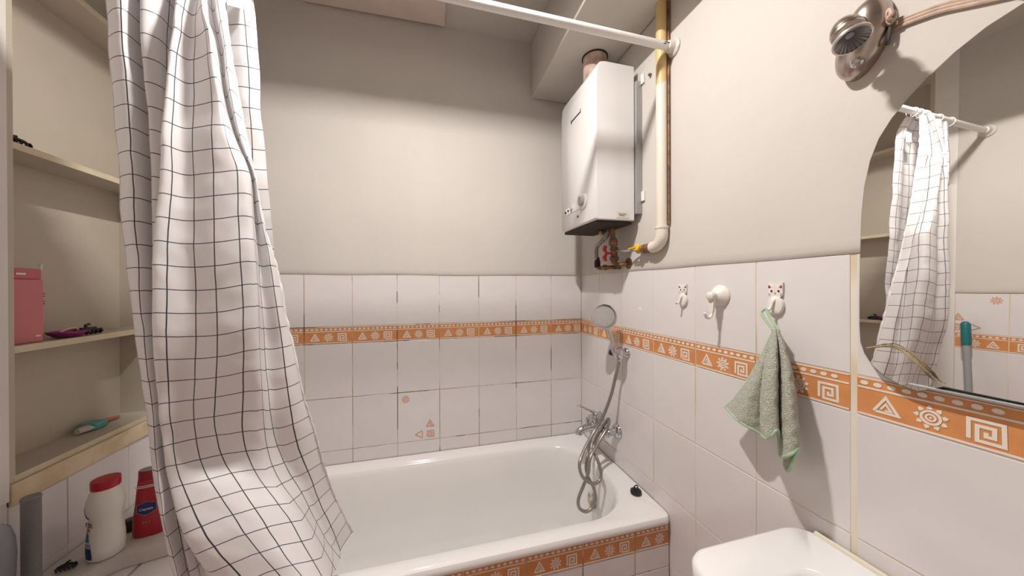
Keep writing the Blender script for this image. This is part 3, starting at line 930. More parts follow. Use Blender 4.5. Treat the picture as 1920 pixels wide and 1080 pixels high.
# things on the shelves
PINK = mat('card_pink', (0.62, 0.20, 0.21), 0.5, var=0.12, vscale=7)
pk = empty('pink_box', (-1.955, -.466, 1.2825), 'tall pink carton standing on the middle shelf', 'box')
bm = box(B(), -1.99, -1.925, -.512, -.432, 1.2825, 1.460, .003)
addpart('body', bm, PINK, pk)
addpart('lid', box(B(), -1.989, -1.926, -.511, -.434, 1.460, 1.490, .004), mat('card_pink_dark', (0.55, 0.13, 0.15), 0.5), pk)
addpart('label_line', box(B(), -1.9252, -1.9246, -.497, -.475, 1.472, 1.477), WHITE_P, pk)
addpart('label_line', box(B(), -1.9252, -1.9246, -.452, -.440, 1.298, 1.302), WHITE_P, pk)
tb = empty('toothbrush_tube', (-1.955, -.415, 1.2825), 'slim pink tube with a clear stick poking out beside the pink carton', 'tube')
addpart('tube', lathe(B(), [(.0005, 0), (.011, .001), (.012, .01), (.012, .160), (.0115, .163)], (-1.955, -.414, 1.2825), (0, 0, 1), 16), mat('tube_pink', (0.66, 0.28, 0.27), 0.4), tb, True)
bm = tube(B(), [(-1.955, -.414, 1.44), (-1.955, -.408, 1.475), (-1.955, -.403, 1.505)], [.004, .003, .006], 8, flat=.5)
addpart('brush', bm, mat('clear_grey_plastic', (0.62, 0.60, 0.58), 0.25), tb, True)
bm = B()
for z in (1.418, 1.410, 1.395, 1.388):
    box(bm, -1.9432, -1.9424, -.419, -.409, z, z + .003)
addpart('markings', bm, LOGO, tb)
PURP = mat('purple_plastic', (0.22, 0.012, 0.12), 0.35)
pd = empty('purple_dish', (-1.935, -.345, 1.2825), 'shallow purple dish holding hair bits on the middle shelf', 'dish')
bm = lathe(B(), [(.022, 0), (.034, .003), (.050, .014), (.053, .020), (.050, .020), (.033, .006), (.001, .005)], (-1.938, -.350, 1.2825), (0, 0, 1), 28, .62, 1.05)
addpart('dish', bm, PURP, pd, True)
bm = tube(B(), catmull([(-1.93, -.385, 1.301), (-1.925, -.37, 1.309), (-1.924, -.35, 1.311), (-1.926, -.338, 1.303)], 5), .0035, 8)
addpart('pink_hairband', bm, mat('hairband_pink', (0.75, 0.42, 0.40), 0.6), pd, True)
def claw(name, c, sc, label, rz=0):
    bm = B()
    c = Vector(c)
    rot = Matrix.Rotation(rz, 3, 'Z')
    q = lambda x, y, z: c + rot @ Vector((x * sc, y * sc, z * sc))
    for s in (-1, 1):
        tube(bm, catmull([q(-.03, s * .004, .016), q(-.015, s * .012, .020), q(.01, s * .013, .018), q(.03, s * .005, .008)], 5), .004 * sc, 8)
        for k in range(5):
            x = -.024 + k * .012
            tube(bm, catmull([q(x, s * .010, .019), q(x, s * .015, .010), q(x, s * .004, .003)], 3), [.003 * sc] * 6 + [.0015 * sc], 6)
    tube(bm, [q(-.02, 0, .021), q(.02, 0, .021)], .004 * sc, 8)
    tube(bm, catmull([q(-.004, .0, .020), q(-.002, .006, .030), q(.010, .008, .034)], 4), .004 * sc, 8)
    o = addpart(name, bm, BLACK, smooth=True)
    return setp(o, label, 'hair clip')
claw('hair_clip', (-1.93, -.300, 1.2822), 1.0, 'black claw hair clip beside the purple dish', 1.4)
claw('hair_clip', (-1.935, -.485, 1.8202), 0.9, 'black hair clip near the post on the upper shelf', 1.5)
pkt = empty('wrapped_sponge', (-1.985, -.19, .9435), 'teal and orange item in a clear crumpled wrapper on the lowest shelf', 'packet')
bm = B()
for k in range(1):
    loops = []
    for i in range(9):
        t = i / 8
        wd = .022 * math.sin(PI * (0.12 + .76 * t))
        yy = -.270 + .075 * t
        loops.append([(-1.985 + wd * math.cos(a) * (1 + .15 * mnoise.noise(Vector((i, a, 0)))), yy, .9440 + .011 + .010 * math.sin(a) * (1 + .2 * mnoise.noise(Vector((a, i, 2))))) for a in [2 * PI * j / 14 for j in range(14)]])
    loft(bm, loops, True, True)
addpart('wrapper', bm, mat('clear_wrapper', (0.55, 0.50, 0.45), 0.2), pkt, True)
addpart('teal_band', box(B(), -2.012, -1.962, -.238, -.190, .9437, .968, .006), mat('teal', (0.10, 0.38, 0.36), 0.4), pkt)
addpart('orange_strip', tube(B(), catmull([(-1.985, -.195, .956), (-1.99, -.16, .953), (-1.985, -.12, .950)], 4), [.014, .013, .012, .012, .011, .010, .009, .009, .007], 10, flat=.6), mat('orange_brown', (0.50, 0.20, 0.09), 0.5), pkt, True)

# ------------------------------------------------------------------ bottles on the slab
SZ = .6405
wb = empty('cleaner_bottle', (-1.785, -.435, SZ), 'white bottle with red cap and blue label on the corner slab', 'bottle')
BP = [(.0005, 0), (.033, .001), (.0375, .006), (.0385, .03), (.0375, .06), (.035, .085), (.033, .105), (.0335, .120), (.038, .138), (.0395, .152), (.038, .168), (.033, .188), (.029, .198), (.028, .202)]
WBX, WBY = -1.785, -.437
addpart('body', lathe(B(), BP, (WBX, WBY, SZ), (0, 0, 1), 32), mat('bottle_white', (0.80, 0.77, 0.72), 0.35), wb, True)
addpart('cap', lathe(B(), [(.029, .202), (.030, .204), (.030, .224), (.029, .227), (.0005, .2275)], (WBX, WBY, SZ), (0, 0, 1), 28), mat('cap_red', (0.42, 0.008, 0.02), 0.35), wb, True)
def bottle_r(z):
    for (r0, z0), (r1, z1) in zip(BP, BP[1:]):
        if z0 <= z <= z1: return r0 + (r1 - r0) * (z - z0) / max(1e-6, z1 - z0)
    return .03
def wrap(bm, fn, z0, z1, n=14, m=8, off=.0006, cx=WBX, cy=WBY):
    rr = []
    for i in range(n + 1):
        z = z0 + (z1 - z0) * i / n
        a0, a1 = fn(z)
        rr.append([bm.verts.new((cx + (bottle_r(z) + off) * math.cos(a0 + (a1 - a0) * j / m), cy + (bottle_r(z) + off) * math.sin(a0 + (a1 - a0) * j / m), SZ + z)) for j in range(m + 1)])
    for p, q in zip(rr, rr[1:]):
        for j in range(m):
            bm.faces.new((p[j], p[j + 1], q[j + 1], q[j]))
    return bm
NAVY = mat('label_navy', (0.012, 0.025, 0.13), 0.35)
A1 = PI * 1.46
lab = addpart('label', wrap(B(), lambda z: (PI * .85, A1 - .55 * max(0, (z - .03)) / .12), .012, .045), NAVY, wb, True)
addpart('label_band', wrap(B(), lambda z: (PI * .85, A1 - .12 - .2 * (z - .05) / .03), .062, .086, off=.0008), mat('label_blue', (0.02, 0.14, 0.28), 0.35), wb, True)
addpart('label_tip', wrap(B(), lambda z: (PI * 1.13, PI * 1.13 + .85 * (1 - (z - .128) / .03)), .128, .1575, off=.0008), NAVY, wb, True)
addpart('label_grey', wrap(B(), lambda z: (PI * .9, A1 - .08), .047, .058, off=.0008), mat('label_grey', (0.35, 0.33, 0.33), 0.4), wb, True)
addpart('label_red', wrap(B(), lambda z: (PI * 1.05, A1 - .25), .090, .098, off=.0008), mat('label_redprint', (0.55, 0.15, 0.12), 0.4), wb, True)
th = PI * 1.34
tmx = Matrix.Translation((WBX + (.0345) * math.cos(th), WBY + .0345 * math.sin(th), SZ + .108)) @ Matrix.Rotation(th + PI / 2, 4, 'Z') @ Matrix.Rotation(PI / 2, 4, 'X')
textmesh('FIX', .020, tmx, 'lettering', LOGO, wb)

RB = mat('bottle_red', (0.40, 0.006, 0.02), 0.22, coat=0.3)
rbt = empty('shower_gel', (-1.728, -.36, SZ), 'red shower gel bottle with navy badge and grey top beside the curtain', 'bottle')
RX, RYY, RROT = -1.728, -.365, math.radians(12)
bm = B()
loops = []
for h_, a, b in ((0, .036, .019), (.002, .039, .022), (.012, .0405, .023), (.05, .0395, .0225), (.10, .034, .021), (.15, .030, .0195), (.175, .0275, .0185), (.178, .0268, .018)):
    L = []
    for k in range(32):
        t = 2 * PI * k / 32
        cs, sn = math.cos(t), math.sin(t)
        x = a * math.copysign(abs(cs) ** .8, cs); y = b * math.copysign(abs(sn) ** .8, sn)
        L.append((RX + x * math.cos(RROT) - y * math.sin(RROT), RYY + x * math.sin(RROT) + y * math.cos(RROT), SZ + h_))
    loops.append(L)
loft(bm, loops, True, True)
addpart('body', bm, RB, rbt, True)
def el(a, b, h_): return [(RX + a * math.cos(t) * math.cos(RROT) - b * math.sin(t) * math.sin(RROT), RYY + a * math.cos(t) * math.sin(RROT) + b * math.sin(t) * math.cos(RROT), SZ + h_) for t in [2 * PI * k / 28 for k in range(28)]]
addpart('cap', loft(B(), [el(.0272, .0183, .1782), el(.0268, .018, .2), el(.026, .0172, .207)], True, True), mat('cap_darkred', (0.30, 0.006, 0.02), 0.3), rbt, True)
addpart('cap_top', loft(B(), [el(.0245, .016, .2072), el(.0235, .015, .2095)], True, True), mat('cap_grey', (0.30, 0.28, 0.27), 0.35), rbt, True)
def rface(u, z, n=0.0, tilt=0.0):
    d = Vector((math.sin(RROT), -math.cos(RROT), 0)); s = Vector((math.cos(RROT), math.sin(RROT), 0))
    b = .0232 - .0032 * max(0, (z - .03)) / .12
    b *= math.sqrt(max(0.05, 1 - (u / .043) ** 2)) ** .8
    return Vector((RX, RYY, SZ + z)) + s * u + d * (b + n)
def rpatch(poly, n, name, mt, parent):
    bm = B()
    c = bm.verts.new(rface(sum(p[0] for p in poly) / len(poly), sum(p[1] for p in poly) / len(poly), n))
    vs = [bm.verts.new(rface(u, z, n)) for u, z in poly]
    for i in range(len(vs)):
        bm.faces.new((c, vs[i], vs[(i + 1) % len(vs)]))
    return addpart(name, bm, mt, parent)
hexa = [(-.022, .082), (-.012, .076), (0, .072), (.012, .076), (.022, .082), (.022, .104), (.012, .108), (0, .112), (-.012, .108), (-.022, .104)]
rpatch([(u * 1.08, .092 + (z - .092) * 1.1) for u, z in hexa], .0016, 'badge_rim', mat('badge_rim', (0.45, 0.2, 0.25), 0.4), rbt)
bdg = rpatch(hexa, .0021, 'badge', NAVY, rbt)
tmx = Matrix.Translation(rface(0, .091, .0032)) @ Matrix.Rotation(RROT, 4, 'Z') @ Matrix.Rotation(PI / 2, 4, 'X')
textmesh('Captain', .0105, tmx, 'lettering', WHITE_P, rbt)
tmx = Matrix.Translation(rface(0, .048, .0012)) @ Matrix.Rotation(RROT, 4, 'Z') @ Matrix.Rotation(PI / 2, 4, 'X')
textmesh('3 in 1', .008, tmx, 'lettering', mat('print_pink', (0.7, 0.35, 0.35), 0.5), rbt)
bm = B()
for z in (.158, .163):
    a = [bm.verts.new(rface(-.028 + .056 * k / 10, z - .0013, .0014)) for k in range(11)]
    b = [bm.verts.new(rface(-.028 + .056 * k / 10, z + .0013, .0014)) for k in range(11)]
    for k in range(10): bm.faces.new((a[k], a[k + 1], b[k + 1], b[k]))
addpart('stripes', bm, mat('stripe_pale', (0.75, 0.6, 0.58), 0.4), rbt)

bm = lathe(B(), [(.0005, 0), (.016, .001), (.018, .006), (.018, .03), (.014, .036), (.0005, .037)], (-1.80, -.335, SZ), (0, 0, 1), 20)
setp(addpart('bottle_cap', bm, BLACK, smooth=True), 'small round black cap half hidden between the white and red bottles', 'cap')
claw('hair_clip', (-1.842, -.478, SZ), 0.62, 'flat black hair clip left of the white cleaner bottle', .35)

GREYR = mat('grey_ribbed', (0.20, 0.195, 0.19), 0.6)
bm = B()
pr_ = [(.0005, 0), (.0155, .001)]
for k in range(44):
    z = .004 + k * .0056
    pr_ += [(.0160, z), (.0160, z + .0032), (.0150, z + .0040), (.0150, z + .0050)]
pr_ += [(.0160, .2515), (.0168, .253), (.0168, .258), (.015, .260), (.0005, .2595)]
lathe(bm, pr_, (-1.842, -.560, SZ), (0, 0, 1), 28)
setp(addpart('grey_cylinder', bm, GREYR, smooth=True), 'tall grey ribbed plastic cylinder at the left end of the slab', 'handle')
bm = B()
loops = []
for z, a, b in ((0, .020, .016), (.04, .026, .018), (.10, .030, .020), (.15, .032, .021), (.19, .029, .020), (.22, .020, .016), (.232, .008, .008)):
    loops.append([(-1.842 + b * math.cos(t), -.628 + a * math.sin(t), SZ + z) for t in [2 * PI * k / 24 for k in range(24)]])
bm = loft(bm, loops, True, True)
setp(addpart('bath_brush', bm, mat('grey_plastic', (0.16, 0.16, 0.17), 0.35), smooth=True), 'smooth dark grey rounded brush back cut off by the left edge', 'brush')

# ------------------------------------------------------------------ bath plug on the rim
plug = empty('bath_plug', (-.045, -.555, .6005), 'black rubber bath plug lying on the tub rim by the tiles', 'plug')
addpart('disc', lathe(B(), [(.0005, 0), (.020, .0005), (.022, .003), (.021, .012), (.017, .014), (.0005, .014)], (-.045, -.555, .6008), (0, 0, 1), 22), BLACK, plug, True)
addpart('ring', tube(B(), [(-.045 + .009 * math.cos(a), -.555, .6145 + .009 + .009 * math.sin(a)) for a in [2 * PI * i / 16 for i in range(17)]], .0022, 8, False), BLACK, plug, True)

# ------------------------------------------------------------------ bath mixer, hose and hand shower
MY, MZ = -.285, .768
mix = empty('bath_mixer', (-.004, MY, MZ), 'chrome bath mixer tap on the right wall over the tub', 'tap')
for y in (-.21, -.36):
    addpart('flange', lathe(B(), [(.034, 0), (.034, .004), (.029, .012), (.019, .016), (.016, .018), (.016, .035)], (-.0008, y, MZ - .006), (-1, 0, 0), 26), CHROME, mix, True)
    addpart('nut', lathe(B(), [(.017, 0), (.019, .002), (.019, .018), (.017, .02)], (-.034, y, MZ - .006), (-1, 0, 0), 8), CHROME, mix, True)
bm = tube(B(), catmull([(-.050, -.20, MZ - .006), (-.062, -.215, MZ - .004), (-.066, -.25, MZ), (-.067, MY, MZ + .002), (-.066, -.32, MZ), (-.062, -.355, MZ - .004), (-.050, -.37, MZ - .006)], 5), .021, 16)
addpart('body', bm, CHROME, mix, True)
bm = tube(B(), catmull([(-.062, MY, MZ), (-.095, MY, MZ - .004), (-.130, MY, MZ - .010), (-.158, MY, MZ - .020), (-.163, MY, MZ - .034)], 6), [.020] * 8 + [.018] * 8 + [.0165] * 9, 16)
addpart('spout', bm, CHROME, mix, True)
addpart('cartridge', lathe(B(), [(.022, 0), (.024, .012), (.024, .030), (.018, .042), (.0005, .045)], (-.068, MY, MZ + .012), (-.15, 0, 1), 22), CHROME, mix, True)
bm = tube(B(), catmull([(-.066, MY, MZ + .052), (-.085, MY, MZ + .064), (-.115, MY, MZ + .078), (-.150, MY, MZ + .096), (-.168, MY, MZ + .100)], 5), [.014] * 6 + [.011] * 6 + [.012] * 6 + [.010, .008, .004], 14, flat=.55)
addpart('lever', bm, CHROME, mix, True)
addpart('diverter', lathe(B(), [(.006, 0), (.006, .012), (.010, .014), (.010, .026), (.006, .029)], (-.118, MY, MZ + .008), (0, 0, 1), 14), CHROME, mix, True)
addpart('outlet', lathe(B(), [(.011, 0), (.011, .02), (.013, .022), (.013, .034), (.010, .036)], (-.095, MY, MZ - .050), (0, 0, 1), 16), CHROME, mix, True)

hold = empty('shower_holder', (-.004, -.43, 1.14), 'chrome wall bracket holding the hand shower', 'bracket')
addpart('base', lathe(B(), [(.024, 0), (.024, .004), (.018, .010), (.014, .028), (.014, .034)], (-.0006, -.432, 1.140), (-1, 0, 0), 24), CHROME, hold, True)
bm = lathe(B(), [(.016, -.026), (.020, -.024), (.0265, .016), (.024, .022)], (-.050, -.438, 1.144), (-.18, .10, 1), 24)
addpart('cup', bm, CHROME, hold, True)
addpart('pivot', lathe(B(), [(.012, 0), (.014, .002), (.014, .018), (.010, .020)], (-.056, -.418, 1.140), (-.3, 1, 0), 16), BLACK, hold, True)

hs = empty('hand_shower', (-.05, -.438, 1.12), 'round chrome hand shower with a long grey steel hose looped in the tub', 'shower head')
HA = Vector((-.046, -.440, 1.128)); HB = Vector((-.086, -.412, 1.258))
hc = Vector((-.098, -.408, 1.300))
addpart('handle', tube(B(), catmull([HA - Vector((0, 0, .02)), HA, HA.lerp(HB, .5), HB, hc + Vector((.004, .012, -.02))], 5), [.0115] * 6 + [.0125] * 5 + [.011] * 5 + [.014] * 4 + [.018], 16), CHROME, hs, True)
nh = Vector((-.62, -.76, .18)).normalized()
bm = lathe(B(), [(.010, -.032), (.032, -.028), (.048, -.015), (.0545, -.002), (.0555, .004), (.052, .008), (.046, .0085)], hc, nh, 36)
addpart('head', bm, CHROME, hs, True)
fp = addpart('spray_face', lathe(B(), [(.046, .0080), (.044, .0105), (.0005, .0125)], hc, nh, 36), mat('spray_grey', (0.48, 0.46, 0.45), 0.3, 0.4), hs, True)
e1 = nh.orthogonal().normalized(); e2 = nh.cross(e1)
bm = B()
for rr, n_ in ((.012, 6), (.022, 12), (.032, 18), (.040, 24)):
    for k in range(n_):
        a = 2 * PI * k / n_
        lathe(bm, [(.0014, 0), (.0010, .0016)], hc + nh * .0108 + e1 * (rr * math.cos(a)) + e2 * (rr * math.sin(a)), nh, 6)
nozz = addpart('nozzles', bm, LOGO, fp)
nozz['kind'] = 'stuff'
hx = [((1160, 678), -.415), ((1155, 702), -.41), ((1146, 740), -.40), ((1131, 780), -.385), ((1116, 806), -.375), ((1098, 838), -.37), ((1087, 867), -.365), ((1089, 887), -.362), ((1098, 900), -.36), ((1113, 907), -.358), ((1125, 900), -.352), ((1127, 886), -.348), ((1121, 864), -.345), ((1113, 844), -.342), ((1116, 826), -.345), ((1126, 806), -.350), ((1137, 790), -.36), ((1141.5, 786), -.37), ((1141, 795), -.378), ((1136, 807), -.375), ((1124, 827), -.368), ((1110, 851), -.360), ((1105, 867), -.352), ((1103, 887), -.348), ((1093, 913), -.345), ((1084.5, 936), -.342), ((1086, 952), -.340), ((1097, 959), -.338), ((1108, 954), -.335), ((1116.5, 936), -.332), ((1113, 915), -.328), ((1103, 895), -.322), ((1099, 878), -.316), ((1101, 856), -.310), ((1104, 838), -.303)]
sst = lambda t: (lambda c: c * c * (3 - 2 * c))(min(1, max(0, t)))
hp = [at(p[0], p[1], y=y - .09 * sst((p[1] - 800) / 80)) for p, y in hx] + [Vector((-.095, MY, MZ - .050))]
hp[0] = Vector((-.045, -.441, 1.108))
hp = catmull(hp, 7)
addpart('hose', tube(B(), hp, [.0068 + (.0005 if i % 2 else 0) for i in range(len(hp))], 12), HOSE, hs, 'all')

# ------------------------------------------------------------------ hooks on the right wall
CATW = mat('hook_cream_white', (0.80, 0.76, 0.70), 0.4)
CATR = mat('ear_red', (0.34, 0.02, 0.04), 0.5)
def cat_hook(c, sc, label, ear):
    y0, z0 = c
    t = empty('cat_hook', (-.001, y0, z0), label, 'hook', 'cat-shaped hooks on the tiles')
    f = lambda u, v, n: Vector((-.001 - n * sc, y0 - u * sc, z0 + v * sc))
    head = [(-.017, .016), (-.0175, .030), (-.018, .046), (-.013, .042), (-.008, .037), (0, .038), (.008, .037), (.013, .042), (.018, .046), (.0175, .030), (.017, .016), (.012, .009), (-.012, .009)]
    body = [(.020 * math.cos(a), -.012 + .024 * math.sin(a)) for a in [2 * PI * k / 24 for k in range(24)]]
    bm = prism(B(), head, f, 0, .005)
    addpart('head', bm, CATW, t)
    bm = B()
    loops = []
    for n, k in ((0, 1), (.005, 1), (.008, .9), (.0095, .6)):
        loops.append([f(u * k, -.012 + (v + .012) * k, n) for u, v in body])
    loft(bm, loops, True, True)
    addpart('body', bm, CATW, t, True)
    pts = [f(.002, .004, .008), f(0, -.002, .012), f(-.002, -.012, .015), f(-.003, -.021, .020), f(-.003, -.024, .027), f(-.003, -.019, .031)]
    addpart('tail_hook', tube(B(), catmull(pts, 5), .0034 * sc, 10), CATW, t, True)
    for s in (-1, 1):
        addpart('ear', prism(B(), [(s * .0155, .040), (s * .0165, .032), (s * .0095, .034)], f, .005, .0058), ear, t)
        addpart('eye', prism(B(), [(s * .0085 + .0024 * math.cos(a), .0245 + .0028 * math.sin(a)) for a in [2 * PI * k / 10 for k in range(10)]], f, .005, .0057), BLACK, t)
        bm = B()
        for dv in (-.003, .001):
            prism(bm, [(s * .012, .0165 + dv), (s * .016, .0155 + dv), (s * .016, .0165 + dv), (s * .012, .0175 + dv)], f, .005, .0055)
        addpart('whisker', bm, LOGO, t)
    addpart('nose', prism(B(), [(-.0022, .020), (.0022, .020), (0, .0165)], f, .005, .0057), CATR, t)
    return t
cat_hook((-.758, 1.398), 0.95, 'small white cat-shaped hook left of the suction hook, nothing hanging on it', mat('ear_dark', (0.06, 0.03, 0.035), 0.5))
cat_hook((-1.062, 1.396), 1.0, 'white cat-shaped hook with red ears carrying the green towel', CATR)
sh = empty('suction_hook', (-.001, -.902, 1.407), 'round white suction cup hook between the two cat hooks', 'hook')
addpart('cup', lathe(B(), [(.031, 0), (.032, .002), (.030, .006), (.024, .014), (.016, .022), (.012, .026)], (-.0008, -.902, 1.405), (-1, 0, 0), 32), CATW, sh, True)
addpart('knob', lathe(B(), [(.011, .024), (.0125, .026), (.0125, .042), (.009, .045), (.0005, .0455)], (-.0008, -.902, 1.405), (-1, 0, 0), 20), CATW, sh, True)
bm = prism(B(), [(-.011, .004), (.011, .004), (.006, -.044), (-.006, -.044)], lambda u, v, n: Vector((-.030 - n, -.902 - u, 1.401 + v)), 0, .007)
addpart('arm', bm, CATW, sh)
addpart('claw', tube(B(), catmull([(-.033, -.902, 1.366), (-.034, -.902, 1.350), (-.042, -.902, 1.340), (-.054, -.902, 1.342), (-.060, -.902, 1.354)], 6), .0042, 10), CATW, sh, True)

# ------------------------------------------------------------------ towel
TOWEL = mat('towel_sage', (0.68, 0.67, 0.56), 0.95, col2=(0.55, 0.55, 0.44), vscale=240, bump=1.0, bscale=330, sheen=0.4)
TRIMG = mat('towel_trim_green', (0.45, 0.62, 0.40), 0.8, var=0.15, vscale=60)
tw = empty('towel', (-.05, -1.06, 1.0), 'sage green terry hand towel hanging by its loop from the cat hook', 'towel')
def tc_(pts):
    return [at(px, py, x=-d) for px, py, d in pts]
tcols = [
    [(1451, 618, .034), (1436, 650, .036), (1418, 685, .040), (1396, 722, .046), (1374, 750, .052), (1360, 762, .056)],
    [(1451, 618, .036), (1438, 655, .046), (1424, 695, .058), (1408, 735, .068), (1392, 772, .074), (1384, 788, .076)],
    [(1452, 618, .038), (1441, 660, .046), (1431, 705, .054), (1420, 750, .062), (1411, 790, .066), (1408, 803, .067)],
    [(1452, 618, .036), (1444, 660, .040), (1437, 705, .044), (1432, 750, .048), (1430, 795, .052), (1430, 815, .052)],
    [(1452, 616, .044), (1442, 650, .062), (1432, 700, .078), (1427, 750, .088), (1427, 790, .092), (1430, 818, .093)],
    [(1453, 616, .048), (1449, 650, .070), (1443, 700, .092), (1440, 750, .104), (1440, 790, .108), (1442, 822, .108)],
    [(1454, 616, .046), (1456, 650, .064), (1456, 700, .082), (1455, 750, .092), (1457, 785, .096), (1458, 806, .096)],
    [(1455, 617, .038), (1457, 655, .042), (1459, 700, .046), (1461, 755, .050), (1462, 810, .052), (1462, 850, .052)],
    [(1455, 617, .042), (1461, 655, .052), (1465, 700, .064), (1466, 755, .074), (1466, 810, .080), (1468, 856, .082)],
    [(1456, 616, .044), (1467, 655, .058), (1475, 700, .072), (1480, 755, .084), (1483, 810, .090), (1484, 851, .092)],
    [(1457, 616, .038), (1473, 655, .044), (1485, 700, .052), (1493, 755, .060), (1497, 805, .066), (1498, 838, .068)],
    [(1457, 616, .032), (1471, 660, .032), (1481, 710, .034), (1486, 770, .036), (1484, 835, .038), (1479, 882, .040)],
    [(1455, 617, .028), (1462, 665, .028), (1468, 720, .030), (1470, 785, .032), (1470, 840, .034), (1471, 872, .036)],
]
tr_ = [resample(tc_(c), 60)[0] for c in tcols]
bm = B()
trow = [catmull([g[i] for g in tr_], 8) for i in range(61)]
vv = []
for i in range(61):
    r = []
    for j, p in enumerate(trow[i]):
        q = p.copy()
        a = .0022 * min(1, i / 12)
        q += Vector((a * mnoise.noise(p * 60), a * mnoise.noise(p * 60 + Vector((9, 0, 0))), 0)) + Vector((-.0012 * mnoise.noise(p * 300), 0, .001 * mnoise.noise(p * 280)))
        r.append(bm.verts.new(q))
    vv.append(r)
for i in range(60):
    for j in range(len(vv[0]) - 1):
        bm.faces.new((vv[i][j], vv[i][j + 1], vv[i + 1][j + 1], vv[i + 1][j]))
cl = addpart('cloth', bm, TOWEL, tw, 'all')
so = cl.modifiers.new('thick', 'SOLIDIFY'); so.thickness = .004; so.offset = 0
bm = tube(B(), trow[60], .0036, 8)
tube(bm, [r[0] for r in trow[4:]], .0028, 8)
tube(bm, [r[-1] for r in trow[4:]], .0028, 8)
addpart('binding', bm, TRIMG, tw, 'all')
tp = tr_[4][0]
lp = [(-.038, tp.y + .004, tp.z + .004), (-.036, -1.058, 1.370), (-.036, -1.056, 1.3745), (-.034, -1.060, 1.377), (-.033, -1.065, 1.372), (-.036, tp.y - .006, tp.z + .002)]
lp = [Vector((-.040, tp.y + .006, tp.z - .004)), Vector((-.037, -1.052, 1.362)), Vector((-.033, -1.0555, 1.3745)), Vector((-.033, -1.0605, 1.3745)), Vector((-.036, -1.072, 1.355)), Vector((-.038, tp.y - .008, tp.z - .006))]
addpart('loop', tube(B(), catmull(lp, 6), .0030, 8), TRIMG, tw, True)

# ------------------------------------------------------------------ wall spotlight (switched off)
NICK = mat('brushed_nickel', (0.50, 0.42, 0.38), 0.30, 1.0, var=0.12, vscale=60)
spot = empty('wall_spotlight', (-.004, -1.232, 1.925), 'brushed nickel wall spotlight with a round swivel head above the mirror', 'lamp')
SY, SZZ = -1.236, 1.922
def ellx(a, b, n, tilt=-.29):
    out = []
    for k in range(40):
        t = 2 * PI * k / 40
        u, v = a * math.cos(t), b * math.sin(t)
        out.append(Vector((-.0042 - n, SY - (u * math.cos(tilt) - v * math.sin(tilt)) , SZZ + u * math.sin(tilt) + v * math.cos(tilt))))
    return out
bm = loft(B(), [ellx(.036, .071, 0), ellx(.036, .071, .016), ellx(.034, .069, .024), ellx(.028, .061, .033), ellx(.018, .044, .040), ellx(.005, .014, .043)], True, True)
addpart('base', bm, NICK, spot, True)
hcen = at(1588, 58, x=-.095)
hn = Vector((-.16, -.36, -.92)).normalized()
prof = [(.0005, -.032), (.012, -.0295), (.021, -.023), (.027, -.013), (.0285, -.006), (.027, -.0055), (.027, -.004), (.0295, -.0035), (.030, .001), (.028, .0015), (.028, .003), (.030, .0035), (.0295, .009), (.025, .013), (.018, .014)]
addpart('swivel_head', lathe(B(), [(r * .80, h * .85) for r, h in prof], hcen, hn, 36), NICK, spot, True)
bm = tube(B(), [(-.030, SY - .004, SZZ + .026), tuple(hcen)], [.014, .012], 16)
addpart('neck', bm, NICK, spot, True)
bc = hcen + hn * .020
bulb = addpart('reflector_bulb', lathe(B(), [(.012, -.012), (.025, .002), (.0275, .004), (.0275, .008), (.0245, .009)], bc, hn, 40, close=False), mat('bulb_rim', (0.62, 0.58, 0.52), 0.25, 0.6), spot, True)
bm = B()
e1 = hn.orthogonal().normalized(); e2 = hn.cross(e1)
k_ = 48
inner = []; outer = []
for k in range(k_):
    a = 2 * PI * k / k_
    d = e1 * math.cos(a) + e2 * math.sin(a)
    rip = .0022 if k % 2 else -.0022
    outer.append(bm.verts.new(bc + d * .0245 + hn * (.0078 + rip)))
    inner.append(bm.verts.new(bc + d * .006 + hn * (-.006 + rip * .4)))
for k in range(k_):
    bm.faces.new((outer[k], outer[(k + 1) % k_], inner[(k + 1) % k_], inner[k]))
bm.faces.new(inner)
addpart('ribbed_reflector', bm, mat('reflector_glass', (0.34, 0.34, 0.34), 0.2, 0.5), bulb)
kc = at(1607, 117, x=-.045)
addpart('switch_knob', lathe(B(), [(.010, -.004), (.010, .001), (.007, .003), (.007, .010), (.005, .012), (.0005, .012)], kc, (-1, -.15, -.1), 18), CHROME, spot, True)
CORD = mat('cord_beige', (0.55, 0.40, 0.31), 0.6, var=0.25, vscale=60)
cb = empty('lamp_cable', (-.006, -1.28, 1.926), 'flat beige cable running up the wall from the spotlight', 'cable')
cpts = [at(px, py, x=-.0075) for px, py in ((1672, 52), (1690, 43), (1715, 33), (1745, 22), (1775, 13), (1815, 4), (1850, -4), (1900, -16), (1960, -32))] + [Vector((-.0075, -1.50, 1.925)), Vector((-.0075, -1.58, 1.99)), Vector((-.0075, -1.62, 2.15)), Vector((-.0075, -1.63, 2.45)), Vector((-.0075, -1.63, 2.76))]
for dz in (-.0055, .0, .0055):
    addpart('strand', tube(B(), catmull([p + Vector((0, .0, dz)) for p in cpts], 5), .0036, 8), CORD, cb, True)
bm = tube(B(), catmull([at(1672, 44, x=-.020), at(1664, 40, x=-.022), at(1662, 28, x=-.024), at(1668, 18, x=-.024), at(1672, 26, x=-.026), at(1666, 34, x=-.028), at(1674, 38, x=-.022), at(1678, 28, x=-.02), at(1674, 22, x=-.018)], 6), .0036, 8)
addpart('twisted_end', bm, CORD, cb, True)
bm = tube(B(), catmull([at(1670, 48, x=-.016), at(1668, 58, x=-.018), at(1666, 74, x=-.018), at(1664, 84, x=-.014)], 5), .003, 8)
addpart('loose_wire', bm, LOGO, cb, True)

